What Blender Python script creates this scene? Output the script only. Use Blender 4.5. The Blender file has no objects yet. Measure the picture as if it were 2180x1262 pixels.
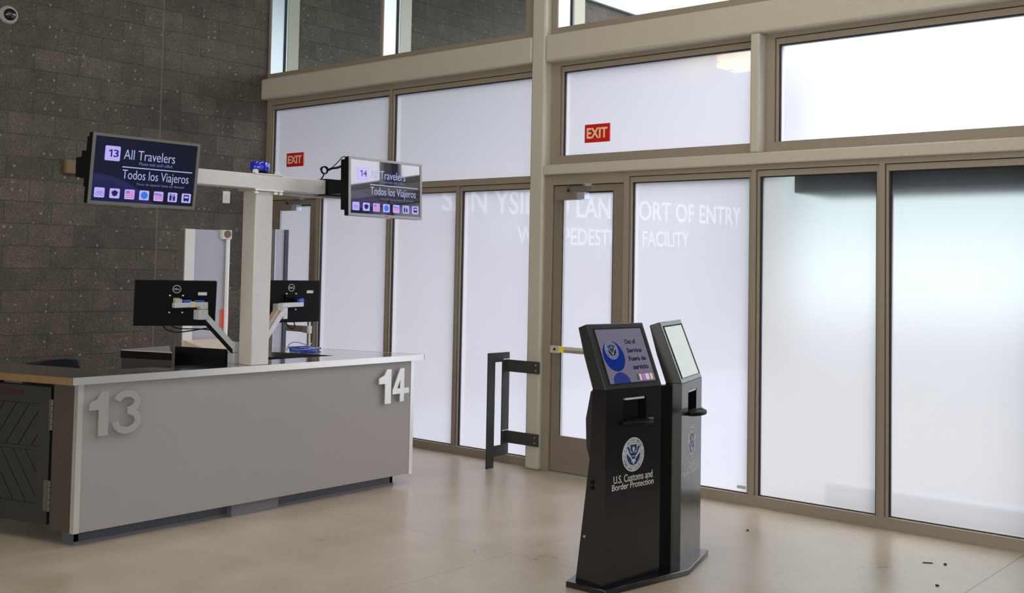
import bpy, bmesh, math, random
from mathutils import Matrix, Vector

random.seed(7)
SC = bpy.context.scene
COL = SC.collection
R = math.radians

# ------------------------------------------------------------------ camera
cam_d = bpy.data.cameras.new('camera')
cam = bpy.data.objects.new('camera', cam_d)
COL.objects.link(cam)
YAW, PITCH, ROLL = R(40.3544), R(2.6136), R(1.0844)
fw = Vector((math.cos(YAW) * math.cos(PITCH), math.sin(YAW) * math.cos(PITCH), math.sin(PITCH)))
rt = Vector((math.sin(YAW), -math.cos(YAW), 0))
up = rt.cross(fw)
rt2 = rt * math.cos(ROLL) + up * math.sin(ROLL)
up2 = up * math.cos(ROLL) - rt * math.sin(ROLL)
cam.matrix_world = Matrix(((rt2.x, up2.x, -fw.x, 0), (rt2.y, up2.y, -fw.y, 0), (rt2.z, up2.z, -fw.z, 1.76), (0, 0, 0, 1)))
cam_d.sensor_width = 36
cam_d.lens = 2334.8 / 2180 * 36
cam_d.shift_y = -(631 - 463.8) / 2180
cam_d.clip_end = 400
SC.camera = cam

# ------------------------------------------------------------------ world: hazy bright sky
SKY = 1.75
w = bpy.data.worlds.new('sky')
SC.world = w
w.use_nodes = True
wn, wl = w.node_tree.nodes, w.node_tree.links
bg = wn['Background']
tc = wn.new('ShaderNodeTexCoord')
def wdot(v):
    n = wn.new('ShaderNodeVectorMath'); n.operation = 'DOT_PRODUCT'
    wl.new(tc.outputs['Generated'], n.inputs[0])
    n.inputs[1].default_value = Vector(v).normalized()
    return n.outputs['Value']
def wramp(val, stops):
    n = wn.new('ShaderNodeValToRGB')
    while len(n.color_ramp.elements) < len(stops):
        n.color_ramp.elements.new(0.5)
    for e, (p, c) in zip(n.color_ramp.elements, stops):
        e.position = p; e.color = (*c, 1)
    m = wn.new('ShaderNodeMapRange')
    m.inputs['From Min'].default_value = -1
    wl.new(val, m.inputs['Value']); wl.new(m.outputs[0], n.inputs[0])
    return n.outputs['Color']
glow = wramp(wdot((0.70, -0.42, 0.58)), [(0.0, (1.60, 1.50, 1.32)), (0.40, (1.30, 1.27, 1.20)), (0.62, (0.24, 0.42, 0.56)), (0.84, (0.36, 0.52, 0.64)), (1.0, (4.3, 3.75, 4.1))])
haze = wramp(wdot((0.93, 0.24, 0.24)), [(0.0, (0, 0, 0)), (0.93, (0, 0, 0)), (0.99, (0.95, 0.92, 0.90)), (1.0, (1.0, 0.97, 0.95))])
addc = wn.new('ShaderNodeMixRGB'); addc.blend_type = 'ADD'; addc.inputs[0].default_value = 1.0
wl.new(glow, addc.inputs[1]); wl.new(haze, addc.inputs[2])
wl.new(addc.outputs[0], bg.inputs['Color'])
bg.inputs['Strength'].default_value = SKY

SC.view_settings.view_transform = 'Standard'
SC.view_settings.look = 'None'
SC.view_settings.gamma = 1
SC.view_settings.use_curve_mapping = False
SC.view_settings.exposure = 0.0

# ceiling lamps of the hall (above and behind the picture)
def lamp(name, loc, sx, sy, watts, color=(1.0, 0.93, 0.84)):
    d = bpy.data.lights.new(name, 'AREA'); d.shape = 'RECTANGLE'; d.size = sx; d.size_y = sy
    d.energy = watts; d.color = color
    o = bpy.data.objects.new(name, d); COL.objects.link(o); o.location = loc
    return o
lamp('ceiling_lamp', (1.0, 1.5, 6.4), 3.0, 0.6, 60)
lamp('ceiling_lamp', (4.5, 3.5, 6.4), 3.0, 0.6, 60)
lamp('ceiling_lamp', (1.0, 6.0, 6.4), 3.0, 0.6, 60)

# ------------------------------------------------------------------ materials
MATS = {}
def mat(name, col, rough=0.5, metal=0.0, spec=0.5, noise=0.0, nscale=20.0, bump=0.0, coat=0.0, coat_rough=0.1, emit=None, estr=1.0, rnoise=0.0):
    if name in MATS: return MATS[name]
    m = bpy.data.materials.new(name); m.use_nodes = True
    nt = m.node_tree; b = nt.nodes['Principled BSDF']
    b.inputs['Base Color'].default_value = (*col, 1)
    b.inputs['Roughness'].default_value = rough
    b.inputs['Metallic'].default_value = metal
    b.inputs['Specular IOR Level'].default_value = spec
    b.inputs['Coat Weight'].default_value = coat
    b.inputs['Coat Roughness'].default_value = coat_rough
    if emit:
        b.inputs['Emission Color'].default_value = (*emit, 1)
        b.inputs['Emission Strength'].default_value = estr
    if noise or bump or rnoise:
        t = nt.nodes.new('ShaderNodeTexCoord')
        n = nt.nodes.new('ShaderNodeTexNoise'); n.inputs['Scale'].default_value = nscale; n.inputs['Detail'].default_value = 6
        nt.links.new(t.outputs['Object'], n.inputs['Vector'])
        if noise:
            r = nt.nodes.new('ShaderNodeValToRGB')
            r.color_ramp.elements[0].position = 0.3; r.color_ramp.elements[1].position = 0.7
            r.color_ramp.elements[0].color = (*[c * (1 - noise) for c in col], 1)
            r.color_ramp.elements[1].color = (*[min(1, c * (1 + noise)) for c in col], 1)
            nt.links.new(n.outputs[0], r.inputs[0]); nt.links.new(r.outputs[0], b.inputs['Base Color'])
        if rnoise:
            mr = nt.nodes.new('ShaderNodeMapRange')
            mr.inputs['To Min'].default_value = rough * (1 - rnoise); mr.inputs['To Max'].default_value = rough * (1 + rnoise)
            nt.links.new(n.outputs[0], mr.inputs['Value']); nt.links.new(mr.outputs[0], b.inputs['Roughness'])
        if bump:
            bp = nt.nodes.new('ShaderNodeBump'); bp.inputs['Strength'].default_value = bump; bp.inputs['Distance'].default_value = 0.002
            nt.links.new(n.outputs[0], bp.inputs['Height']); nt.links.new(bp.outputs[0], b.inputs['Normal'])
    MATS[name] = m
    return m

STEEL_PAINT = mat('taupe_steel_paint', (0.52, 0.485, 0.405), 0.42, noise=0.05, nscale=60)
FRAME_PAINT = mat('bronze_frame_paint', (0.29, 0.247, 0.19), 0.40, noise=0.05, nscale=60)
DOOR_PAINT = mat('bronze_door_paint', (0.215, 0.18, 0.142), 0.45, noise=0.06, nscale=50)
GASKET = mat('black_gasket', (0.012, 0.011, 0.014), 0.6)
ALU_AND_LIT_JAMB = mat('pale_alu_and_lit_jamb', (0.52, 0.58, 0.63), 0.35, metal=0.6)  # also the taupe clerestory jambs, paled to stand for sky light
BEAD = mat('bead_grey', (0.55, 0.55, 0.54), 0.4)
BEAM_STEEL = mat('satin_beam_steel', (0.70, 0.675, 0.64), 0.5, metal=0.35, noise=0.03, nscale=30)
STAINLESS = mat('brushed_stainless', (0.78, 0.76, 0.72), 0.30, metal=1.0, noise=0.04, nscale=30, rnoise=0.2)
MIRROR_STEEL = mat('polished_stainless', (0.66, 0.63, 0.58), 0.11, metal=1.0, noise=0.05, nscale=12, rnoise=0.3)
EDGE_STEEL = mat('satin_edge_steel', (0.88, 0.87, 0.84), 0.33, metal=0.8)
PANEL_GREY = mat('grey_laminate', (0.35, 0.325, 0.305), 0.5, noise=0.10, nscale=180)
PLINTH = mat('dark_vinyl_plinth', (0.085, 0.085, 0.105), 0.45, noise=0.1, nscale=40)
FOOT_GREY = mat('grey_plinth_block', (0.16, 0.155, 0.165), 0.5, noise=0.1, nscale=90)
END_BROWN = mat('dark_brown_laminate', (0.052, 0.040, 0.030), 0.5, noise=0.12, nscale=70)
GATE_DARK = mat('charcoal_gate_paint', (0.021, 0.020, 0.0195), 0.55, noise=0.12, nscale=40)
GROOVE = mat('groove_black', (0.006, 0.006, 0.006), 0.8)
SLOT_RED = mat('dark_red_slot', (0.03, 0.008, 0.008), 0.5)
HINGE = mat('hinge_steel', (0.13, 0.115, 0.09), 0.5, metal=0.6)
BLACK_PLASTIC = mat('black_plastic', (0.004, 0.004, 0.005), 0.5, spec=0.15)
DARK_PLASTIC = mat('dark_grey_plastic', (0.05, 0.05, 0.048), 0.4)
BEZEL_GREY = mat('grey_bezel', (0.17, 0.165, 0.145), 0.42)
BEZEL_SILVER = mat('silver_bezel', (0.36, 0.35, 0.34), 0.35, metal=0.2)
WHITE_PAINT = mat('white_paint', (0.78, 0.77, 0.73), 0.35)
WHITE_GLOSS = mat('white_gloss', (0.92, 0.91, 0.92), 0.18)
WHITE_PLASTIC = mat('white_plastic', (0.74, 0.74, 0.74), 0.4)
ARM_SILVER = mat('silver_arm_paint', (0.56, 0.57, 0.57), 0.38, metal=0.1)
ARM_PALE = mat('pale_arm_paint', (0.70, 0.70, 0.74), 0.35)
ARM_TAN = mat('tan_arm_cover', (0.52, 0.40, 0.28), 0.5)
BLUE_CABLE = mat('blue_cable', (0.02, 0.10, 0.55), 0.4)
BLUE_LIGHT = mat('blue_cable_light', (0.30, 0.36, 0.62), 0.4)
TAPE = mat('masking_tape', (0.66, 0.55, 0.30), 0.7)
BEACON_BLUE = mat('blue_beacon_lens', (0.006, 0.016, 0.55), 0.12, coat=1.0)
EXIT_RED = mat('exit_red', (0.62, 0.012, 0.008), 0.35)
EXIT_CREAM = mat('exit_cream', (0.92, 0.72, 0.44), 0.5)
KIOSK = mat('charcoal_powder_coat', (0.006, 0.006, 0.0095), 0.5, spec=0.1, noise=0.15, nscale=220, coat=0.75, coat_rough=0.16)
KIOSK.node_tree.nodes['Principled BSDF'].inputs['Coat IOR'].default_value = 1.75
KIOSK_HEAD = mat('charcoal_screen_housing', (0.026, 0.0255, 0.026), 0.45, spec=0.2, noise=0.15, nscale=220, coat=0.7, coat_rough=0.18)
BLACK_VOID = mat('matt_black_recess', (0.004, 0.004, 0.004), 0.8)
SEAL_WHITE = mat('seal_white', (0.72, 0.71, 0.68), 0.5)
SEAL_BLUE = mat('seal_navy', (0.012, 0.035, 0.16), 0.45)
SEAL_INK = mat('seal_ink', (0.05, 0.055, 0.075), 0.5)
LETTER_CREAM = mat('letter_cream', (0.72, 0.68, 0.60), 0.5)
RAIL_DARK = mat('dark_rail_paint', (0.040, 0.042, 0.040), 0.42, noise=0.1, nscale=80)
CREAM = mat('cream_laminate', (0.80, 0.68, 0.52), 0.35)
LILAC_PANEL = mat('lilac_grey_panel', (0.46, 0.45, 0.50), 0.3, noise=0.04, nscale=200)
ORANGE = mat('orange_tag', (0.85, 0.13, 0.05), 0.5)
YELLOW = mat('yellow_label', (0.85, 0.72, 0.03), 0.5)
TAN_BOX = mat('tan_box_paint', (0.20, 0.13, 0.055), 0.5)
CHAIR = mat('black_chair_fabric', (0.008, 0.009, 0.015), 0.7)
BRASS_BROWN = mat('brown_bush', (0.16, 0.11, 0.05), 0.4, metal=0.5)
CONCRETE_EXT = mat('exterior_concrete', (0.20, 0.215, 0.23), 0.8, noise=0.08, nscale=3)
CURB_BLUE = mat('blue_grey_concrete', (0.30, 0.38, 0.47), 0.8, noise=0.06, nscale=5)
SOFFIT = mat('dark_soffit', (0.045, 0.05, 0.045), 0.8)
COPING = mat('pale_coping', (0.68, 0.78, 0.82), 0.4)
CEIL = mat('ceiling_grey', (0.42, 0.41, 0.39), 0.8)
WALL_PLAIN = mat('plain_wall', (0.30, 0.28, 0.25), 0.8)
LETTER_WHITE = mat('white_letter', (0.62, 0.62, 0.62), 0.5)
DEBRIS = mat('debris_dark', (0.02, 0.016, 0.012), 0.8)
STICKER = mat('grey_sticker', (0.55, 0.56, 0.52), 0.6)

def emis(name, col, s=1.0, gloss=True):
    return mat(name, tuple(c * 0.25 for c in col), 0.12 if gloss else 0.5, spec=0.5, emit=col, estr=s)
SCR_NAVY = None
def screen_navy():
    m = bpy.data.materials.new('navy_screen'); m.use_nodes = True
    nt = m.node_tree; b = nt.nodes['Principled BSDF']
    b.inputs['Base Color'].default_value = (0.004, 0.005, 0.012, 1); b.inputs['Roughness'].default_value = 0.06
    b.inputs['Specular IOR Level'].default_value = 0.6
    b.inputs['Coat Weight'].default_value = 1.0; b.inputs['Coat Roughness'].default_value = 0.03; b.inputs['Coat IOR'].default_value = 2.6
    b.inputs['Emission Strength'].default_value = 1.0
    t = nt.nodes.new('ShaderNodeTexCoord')
    sx = nt.nodes.new('ShaderNodeSeparateXYZ'); nt.links.new(t.outputs['Object'], sx.inputs[0])
    # the wallpaper: a pale swoosh, one big arc in the lower left, shown by the screen itself
    d = nt.nodes.new('ShaderNodeVectorMath'); d.operation = 'DISTANCE'; d.inputs[1].default_value = (-0.34, 0, -0.62)
    nt.links.new(t.outputs['Object'], d.inputs[0])
    r = nt.nodes.new('ShaderNodeValToRGB')
    e = r.color_ramp.elements
    e[0].position = 0.0; e[0].color = (0.003, 0.005, 0.045, 1)
    e[1].position = 0.50; e[1].color = (0.004, 0.009, 0.065, 1)
    for p, c in ((0.585, (0.018, 0.018, 0.095, 1)), (0.592, (0.002, 0.003, 0.026, 1)), (1.0, (0.001, 0.0015, 0.013, 1))):
        k = e.new(p); k.color = c
    nt.links.new(d.outputs['Value'], r.inputs[0])
    nt.links.new(r.outputs[0], b.inputs['Emission Color'])
    return m
SCR_NAVY = screen_navy()
LIT_TEXT = emis('lit_text', (0.32, 0.38, 0.62), 1.0)
LIT_DIM = emis('lit_small_text', (0.10, 0.13, 0.28), 1.0)
LIT_LILAC = emis('lit_lilac', (0.42, 0.36, 0.80), 1.0)
LIT_NAVY = emis('lit_navy', (0.012, 0.016, 0.09), 1.0)
LIT_BLUE = emis('lit_blue', (0.03, 0.17, 0.60), 1.0)
LIT_PINK = emis('lit_pink', (0.72, 0.13, 0.28), 1.0)
LIT_VIOLET = emis('lit_violet', (0.22, 0.17, 0.50), 1.0)
LIT_GREYLILAC = emis('lit_grey_lilac', (0.125, 0.115, 0.165), 1.0)
LIT_GLOBE = emis('lit_globe_blue', (0.004, 0.018, 0.15), 1.0)
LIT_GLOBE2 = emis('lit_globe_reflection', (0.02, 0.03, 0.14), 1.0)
LIT_INK = emis('lit_ink', (0.010, 0.011, 0.03), 1.0)
LIT_SEAL = emis('lit_seal', (0.17, 0.18, 0.24), 1.0)
LIT_WHITE = emis('lit_white', (0.50, 0.46, 0.50), 1.0)
LIT_GREEN = emis('lit_green', (0.03, 0.10, 0.06), 1.0)
LIT_RED = emis('lit_red', (0.42, 0.12, 0.13), 1.0)
LIT_GLARE = emis('lit_window_glare', (0.30, 0.34, 0.30), 1.0)  # pane reflection on the second kiosk screen, put in as an even glow
LAMP_WARM = emis('warm_lamp', (1.9, 1.2, 0.42), 1.0, False)

def glass(name, tint, refl=0.06):
    m = bpy.data.materials.new(name); m.use_nodes = True
    nt = m.node_tree; nt.nodes.remove(nt.nodes['Principled BSDF'])
    out = nt.nodes['Material Output']
    tr = nt.nodes.new('ShaderNodeBsdfTransparent'); tr.inputs[0].default_value = (*tint, 1)
    gl = nt.nodes.new('ShaderNodeBsdfGlossy'); gl.inputs['Roughness'].default_value = 0.0
    fr = nt.nodes.new('ShaderNodeFresnel'); fr.inputs['IOR'].default_value = 1.45
    mx = nt.nodes.new('ShaderNodeMixShader')
    ge = nt.nodes.new('ShaderNodeNewGeometry')       # one outside reflection per pane, none from within the thin glass
    iv = nt.nodes.new('ShaderNodeMath'); iv.operation = 'SUBTRACT'; iv.inputs[0].default_value = 1.0
    nt.links.new(ge.outputs['Backfacing'], iv.inputs[1])
    fm = nt.nodes.new('ShaderNodeMath'); fm.operation = 'MULTIPLY'
    nt.links.new(fr.outputs[0], fm.inputs[0]); nt.links.new(iv.outputs[0], fm.inputs[1])
    nt.links.new(fm.outputs[0], mx.inputs[0]); nt.links.new(tr.outputs[0], mx.inputs[1]); nt.links.new(gl.outputs[0], mx.inputs[2])
    nt.links.new(mx.outputs[0], out.inputs[0])
    return m
CLEAR = glass('clear_glass', (0.98, 0.98, 0.98))
TINTED = glass('green_tinted_glass', (0.86, 0.97, 0.89))

def film(name, tint, see=0.17):
    """white window film: scatters most daylight, lets a little of the view through"""
    m = bpy.data.materials.new(name); m.use_nodes = True
    nt = m.node_tree; nt.nodes.remove(nt.nodes['Principled BSDF'])
    out = nt.nodes['Material Output']
    tr = nt.nodes.new('ShaderNodeBsdfTransparent'); tr.inputs[0].default_value = (1, 1, 1, 1)
    tl = nt.nodes.new('ShaderNodeBsdfTranslucent'); tl.inputs[0].default_value = (*tint, 1)
    rf = nt.nodes.new('ShaderNodeBsdfRefraction'); rf.inputs['Roughness'].default_value = 0.5; rf.inputs['IOR'].default_value = 1.12; rf.inputs['Color'].default_value = (*tint, 1)
    ms = nt.nodes.new('ShaderNodeMixShader'); ms.inputs[0].default_value = 0.35
    nt.links.new(tl.outputs[0], ms.inputs[1]); nt.links.new(rf.outputs[0], ms.inputs[2])
    mx = nt.nodes.new('ShaderNodeMixShader'); mx.inputs[0].default_value = see
    nt.links.new(ms.outputs[0], mx.inputs[1]); nt.links.new(tr.outputs[0], mx.inputs[2])
    gl = nt.nodes.new('ShaderNodeBsdfGlossy'); gl.inputs['Roughness'].default_value = 0.05
    m2 = nt.nodes.new('ShaderNodeMixShader'); m2.inputs[0].default_value = 0.03
    nt.links.new(mx.outputs[0], m2.inputs[1]); nt.links.new(gl.outputs[0], m2.inputs[2])
    nt.links.new(m2.outputs[0], out.inputs[0])
    return m
FILM = film('white_window_film', (0.75, 0.835, 0.875), 0.20)

def etched(name):
    m = bpy.data.materials.new(name); m.use_nodes = True
    nt = m.node_tree; nt.nodes.remove(nt.nodes['Principled BSDF'])
    out = nt.nodes['Material Output']
    rf = nt.nodes.new('ShaderNodeBsdfRefraction'); rf.inputs['Color'].default_value = (0.56, 0.60, 0.575, 1)
    rf.inputs['Roughness'].default_value = 0.42; rf.inputs['IOR'].default_value = 1.22
    tl = nt.nodes.new('ShaderNodeBsdfTranslucent'); tl.inputs[0].default_value = (0.70, 0.75, 0.72, 1)
    mx = nt.nodes.new('ShaderNodeMixShader'); mx.inputs[0].default_value = 0.5
    nt.links.new(tl.outputs[0], mx.inputs[1]); nt.links.new(rf.outputs[0], mx.inputs[2])
    nt.links.new(mx.outputs[0], out.inputs[0])
    return m
ETCHED = etched('etched_glass')

def block_material():
    m = bpy.data.materials.new('dark_ground_face_block'); m.use_nodes = True
    nt = m.node_tree; L = nt.links; b = nt.nodes['Principled BSDF']
    b.inputs['Roughness'].default_value = 0.62; b.inputs['Specular IOR Level'].default_value = 0.35
    t = nt.nodes.new('ShaderNodeTexCoord')
    s = nt.nodes.new('ShaderNodeSeparateXYZ'); L.new(t.outputs['Object'], s.inputs[0])
    ax = nt.nodes.new('ShaderNodeMath'); ax.operation = 'SUBTRACT'; ax.inputs[1].default_value = 4.918 - 0.4536 * 60
    L.new(s.outputs['X'], ax.inputs[0])
    az = nt.nodes.new('ShaderNodeMath'); az.operation = 'ADD'; az.inputs[1].default_value = 0.0015
    L.new(s.outputs['Z'], az.inputs[0])
    c = nt.nodes.new('ShaderNodeCombineXYZ'); L.new(ax.outputs[0], c.inputs[0]); L.new(az.outputs[0], c.inputs[1])
    br = nt.nodes.new('ShaderNodeTexBrick')
    br.offset = 0.5; br.offset_frequency = 2; br.squash = 1.0
    br.inputs['Scale'].default_value = 1.0; br.inputs['Brick Width'].default_value = 0.4536; br.inputs['Row Height'].default_value = 0.2092
    br.inputs['Mortar Size'].default_value = 0.0045; br.inputs['Mortar Smooth'].default_value = 0.4; br.inputs['Bias'].default_value = 0.0
    br.inputs['Color1'].default_value = (0.082, 0.066, 0.050, 1); br.inputs['Color2'].default_value = (0.118, 0.097, 0.073, 1)
    br.inputs['Mortar'].default_value = (0.058, 0.048, 0.037, 1)
    L.new(c.outputs[0], br.inputs['Vector'])
    # mottling
    n = nt.nodes.new('ShaderNodeTexNoise'); n.inputs['Scale'].default_value = 5; n.inputs['Detail'].default_value = 8; n.inputs['Roughness'].default_value = 0.7
    L.new(t.outputs['Object'], n.inputs['Vector'])
    nr = nt.nodes.new('ShaderNodeMapRange'); nr.inputs['From Min'].default_value = 0.3; nr.inputs['From Max'].default_value = 0.7
    nr.inputs['To Min'].default_value = 0.72; nr.inputs['To Max'].default_value = 1.25
    L.new(n.outputs[0], nr.inputs['Value'])
    n2 = nt.nodes.new('ShaderNodeTexNoise'); n2.inputs['Scale'].default_value = 62; n2.inputs['Detail'].default_value = 5; n2.inputs['Roughness'].default_value = 0.7
    L.new(t.outputs['Object'], n2.inputs['Vector'])
    n2r = nt.nodes.new('ShaderNodeMapRange'); n2r.inputs['From Min'].default_value = 0.3; n2r.inputs['From Max'].default_value = 0.7
    n2r.inputs['To Min'].default_value = 0.35; n2r.inputs['To Max'].default_value = 1.7
    L.new(n2.outputs[0], n2r.inputs['Value'])
    mm = nt.nodes.new('ShaderNodeMath'); mm.operation = 'MULTIPLY'; L.new(nr.outputs[0], mm.inputs[0]); L.new(n2r.outputs[0], mm.inputs[1])
    mul = nt.nodes.new('ShaderNodeVectorMath'); mul.operation = 'SCALE'
    L.new(br.outputs['Color'], mul.inputs[0]); L.new(mm.outputs[0], mul.inputs['Scale'])
    # pale aggregate flecks
    v = nt.nodes.new('ShaderNodeTexVoronoi'); v.inputs['Scale'].default_value = 14; v.inputs['Randomness'].default_value = 1; v.voronoi_dimensions = '2D'
    dn = nt.nodes.new('ShaderNodeVectorMath'); dn.operation = 'SCALE'; dn.inputs['Scale'].default_value = 0.030
    L.new(n2.outputs['Color'], dn.inputs[0])
    da = nt.nodes.new('ShaderNodeVectorMath'); da.operation = 'ADD'; L.new(t.outputs['Object'], da.inputs[0]); L.new(dn.outputs[0], da.inputs[1])
    ds = nt.nodes.new('ShaderNodeSeparateXYZ'); L.new(da.outputs[0], ds.inputs[0])
    dc_ = nt.nodes.new('ShaderNodeCombineXYZ'); L.new(ds.outputs['X'], dc_.inputs[0]); L.new(ds.outputs['Z'], dc_.inputs[1])
    L.new(dc_.outputs[0], v.inputs['Vector'])
    sp = nt.nodes.new('ShaderNodeSeparateColor'); L.new(v.outputs['Color'], sp.inputs[0])
    rs = nt.nodes.new('ShaderNodeMath'); rs.operation = 'MULTIPLY'; rs.inputs[1].default_value = 0.20; L.new(sp.outputs[1], rs.inputs[0])
    df = nt.nodes.new('ShaderNodeMath'); df.operation = 'SUBTRACT'; L.new(rs.outputs[0], df.inputs[0]); L.new(v.outputs['Distance'], df.inputs[1])
    lt = nt.nodes.new('ShaderNodeMath'); lt.operation = 'MULTIPLY'; lt.inputs[1].default_value = 14.0; lt.use_clamp = True; L.new(df.outputs[0], lt.inputs[0])
    gt = nt.nodes.new('ShaderNodeMath'); gt.operation = 'GREATER_THAN'; gt.inputs[1].default_value = 0.70; L.new(sp.outputs[0], gt.inputs[0])
    fl = nt.nodes.new('ShaderNodeMath'); fl.operation = 'MULTIPLY'; L.new(lt.outputs[0], fl.inputs[0]); L.new(gt.outputs[0], fl.inputs[1])
    fs = nt.nodes.new('ShaderNodeMath'); fs.operation = 'MULTIPLY'; fs.inputs[1].default_value = 0.8; L.new(fl.outputs[0], fs.inputs[0])
    mx = nt.nodes.new('ShaderNodeMixRGB'); L.new(fs.outputs[0], mx.inputs[0]); L.new(mul.outputs[0], mx.inputs[1]); mx.inputs[2].default_value = (0.34, 0.30, 0.24, 1)
    # control joint
    cj = nt.nodes.new('ShaderNodeMath'); cj.operation = 'COMPARE'; cj.inputs[1].default_value = 6.275; cj.inputs[2].default_value = 0.0065
    L.new(s.outputs['X'], cj.inputs[0])
    cs = nt.nodes.new('ShaderNodeMath'); cs.operation = 'MULTIPLY'; cs.inputs[1].default_value = 0.8; L.new(cj.outputs[0], cs.inputs[0])
    m3 = nt.nodes.new('ShaderNodeMixRGB'); L.new(cs.outputs[0], m3.inputs[0]); L.new(mx.outputs[0], m3.inputs[1]); m3.inputs[2].default_value = (0.20, 0.17, 0.13, 1)
    L.new(m3.outputs[0], b.inputs['Base Color'])
    bp = nt.nodes.new('ShaderNodeBump'); bp.inputs['Strength'].default_value = 0.5; bp.inputs['Distance'].default_value = 0.004; bp.invert = True
    L.new(br.outputs['Fac'], bp.inputs['Height']); L.new(bp.outputs[0], b.inputs['Normal'])
    return m
BLOCK = block_material()

def floor_material():
    m = bpy.data.materials.new('polished_concrete'); m.use_nodes = True
    nt = m.node_tree; L = nt.links; b = nt.nodes['Principled BSDF']
    b.inputs['Specular IOR Level'].default_value = 0.5
    t = nt.nodes.new('ShaderNodeTexCoord')
    n = nt.nodes.new('ShaderNodeTexNoise'); n.inputs['Scale'].default_value = 1.6; n.inputs['Detail'].default_value = 9; n.inputs['Roughness'].default_value = 0.62
    L.new(t.outputs['Object'], n.inputs['Vector'])
    r = nt.nodes.new('ShaderNodeValToRGB')
    r.color_ramp.elements[0].position = 0.32; r.color_ramp.elements[0].color = (0.40, 0.335, 0.245, 1)
    r.color_ramp.elements[1].position = 0.68; r.color_ramp.elements[1].color = (0.52, 0.46, 0.37, 1)
    L.new(n.outputs[0], r.inputs[0])
    n2 = nt.nodes.new('ShaderNodeTexNoise'); n2.inputs['Scale'].default_value = 45; n2.inputs['Detail'].default_value = 4
    L.new(t.outputs['Object'], n2.inputs['Vector'])
    mr = nt.nodes.new('ShaderNodeMapRange'); mr.inputs['From Min'].default_value = 0.3; mr.inputs['From Max'].default_value = 0.7
    mr.inputs['To Min'].default_value = 0.9; mr.inputs['To Max'].default_value = 1.08
    L.new(n2.outputs[0], mr.inputs['Value'])
    sc = nt.nodes.new('ShaderNodeVectorMath'); sc.operation = 'SCALE'; L.new(r.outputs[0], sc.inputs[0]); L.new(mr.outputs[0], sc.inputs['Scale'])
    s = nt.nodes.new('ShaderNodeSeparateXYZ'); L.new(t.outputs['Object'], s.inputs[0])
    col = sc.outputs[0]
    for ch, pos, k in (('Y', 2.06, 0.75), ('Y', 4.42, 0.35), ('X', 5.25, 0.35), ('Y', -0.3, 0.5), ('X', 2.4, 0.3)):
        c = nt.nodes.new('ShaderNodeMath'); c.operation = 'COMPARE'; c.inputs[1].default_value = pos; c.inputs[2].default_value = 0.004
        L.new(s.outputs[ch], c.inputs[0])
        k_ = nt.nodes.new('ShaderNodeMath'); k_.operation = 'MULTIPLY'; k_.inputs[1].default_value = k; L.new(c.outputs[0], k_.inputs[0])
        mx = nt.nodes.new('ShaderNodeMixRGB'); L.new(k_.outputs[0], mx.inputs[0]); L.new(col, mx.inputs[1]); mx.inputs[2].default_value = (0.05, 0.045, 0.038, 1)
        col = mx.outputs[0]
    L.new(col, b.inputs['Base Color'])
    rr = nt.nodes.new('ShaderNodeMapRange'); rr.inputs['To Min'].default_value = 0.20; rr.inputs['To Max'].default_value = 0.42
    L.new(n.outputs[0], rr.inputs['Value']); L.new(rr.outputs[0], b.inputs['Roughness'])
    return m
FLOOR = floor_material()

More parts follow.
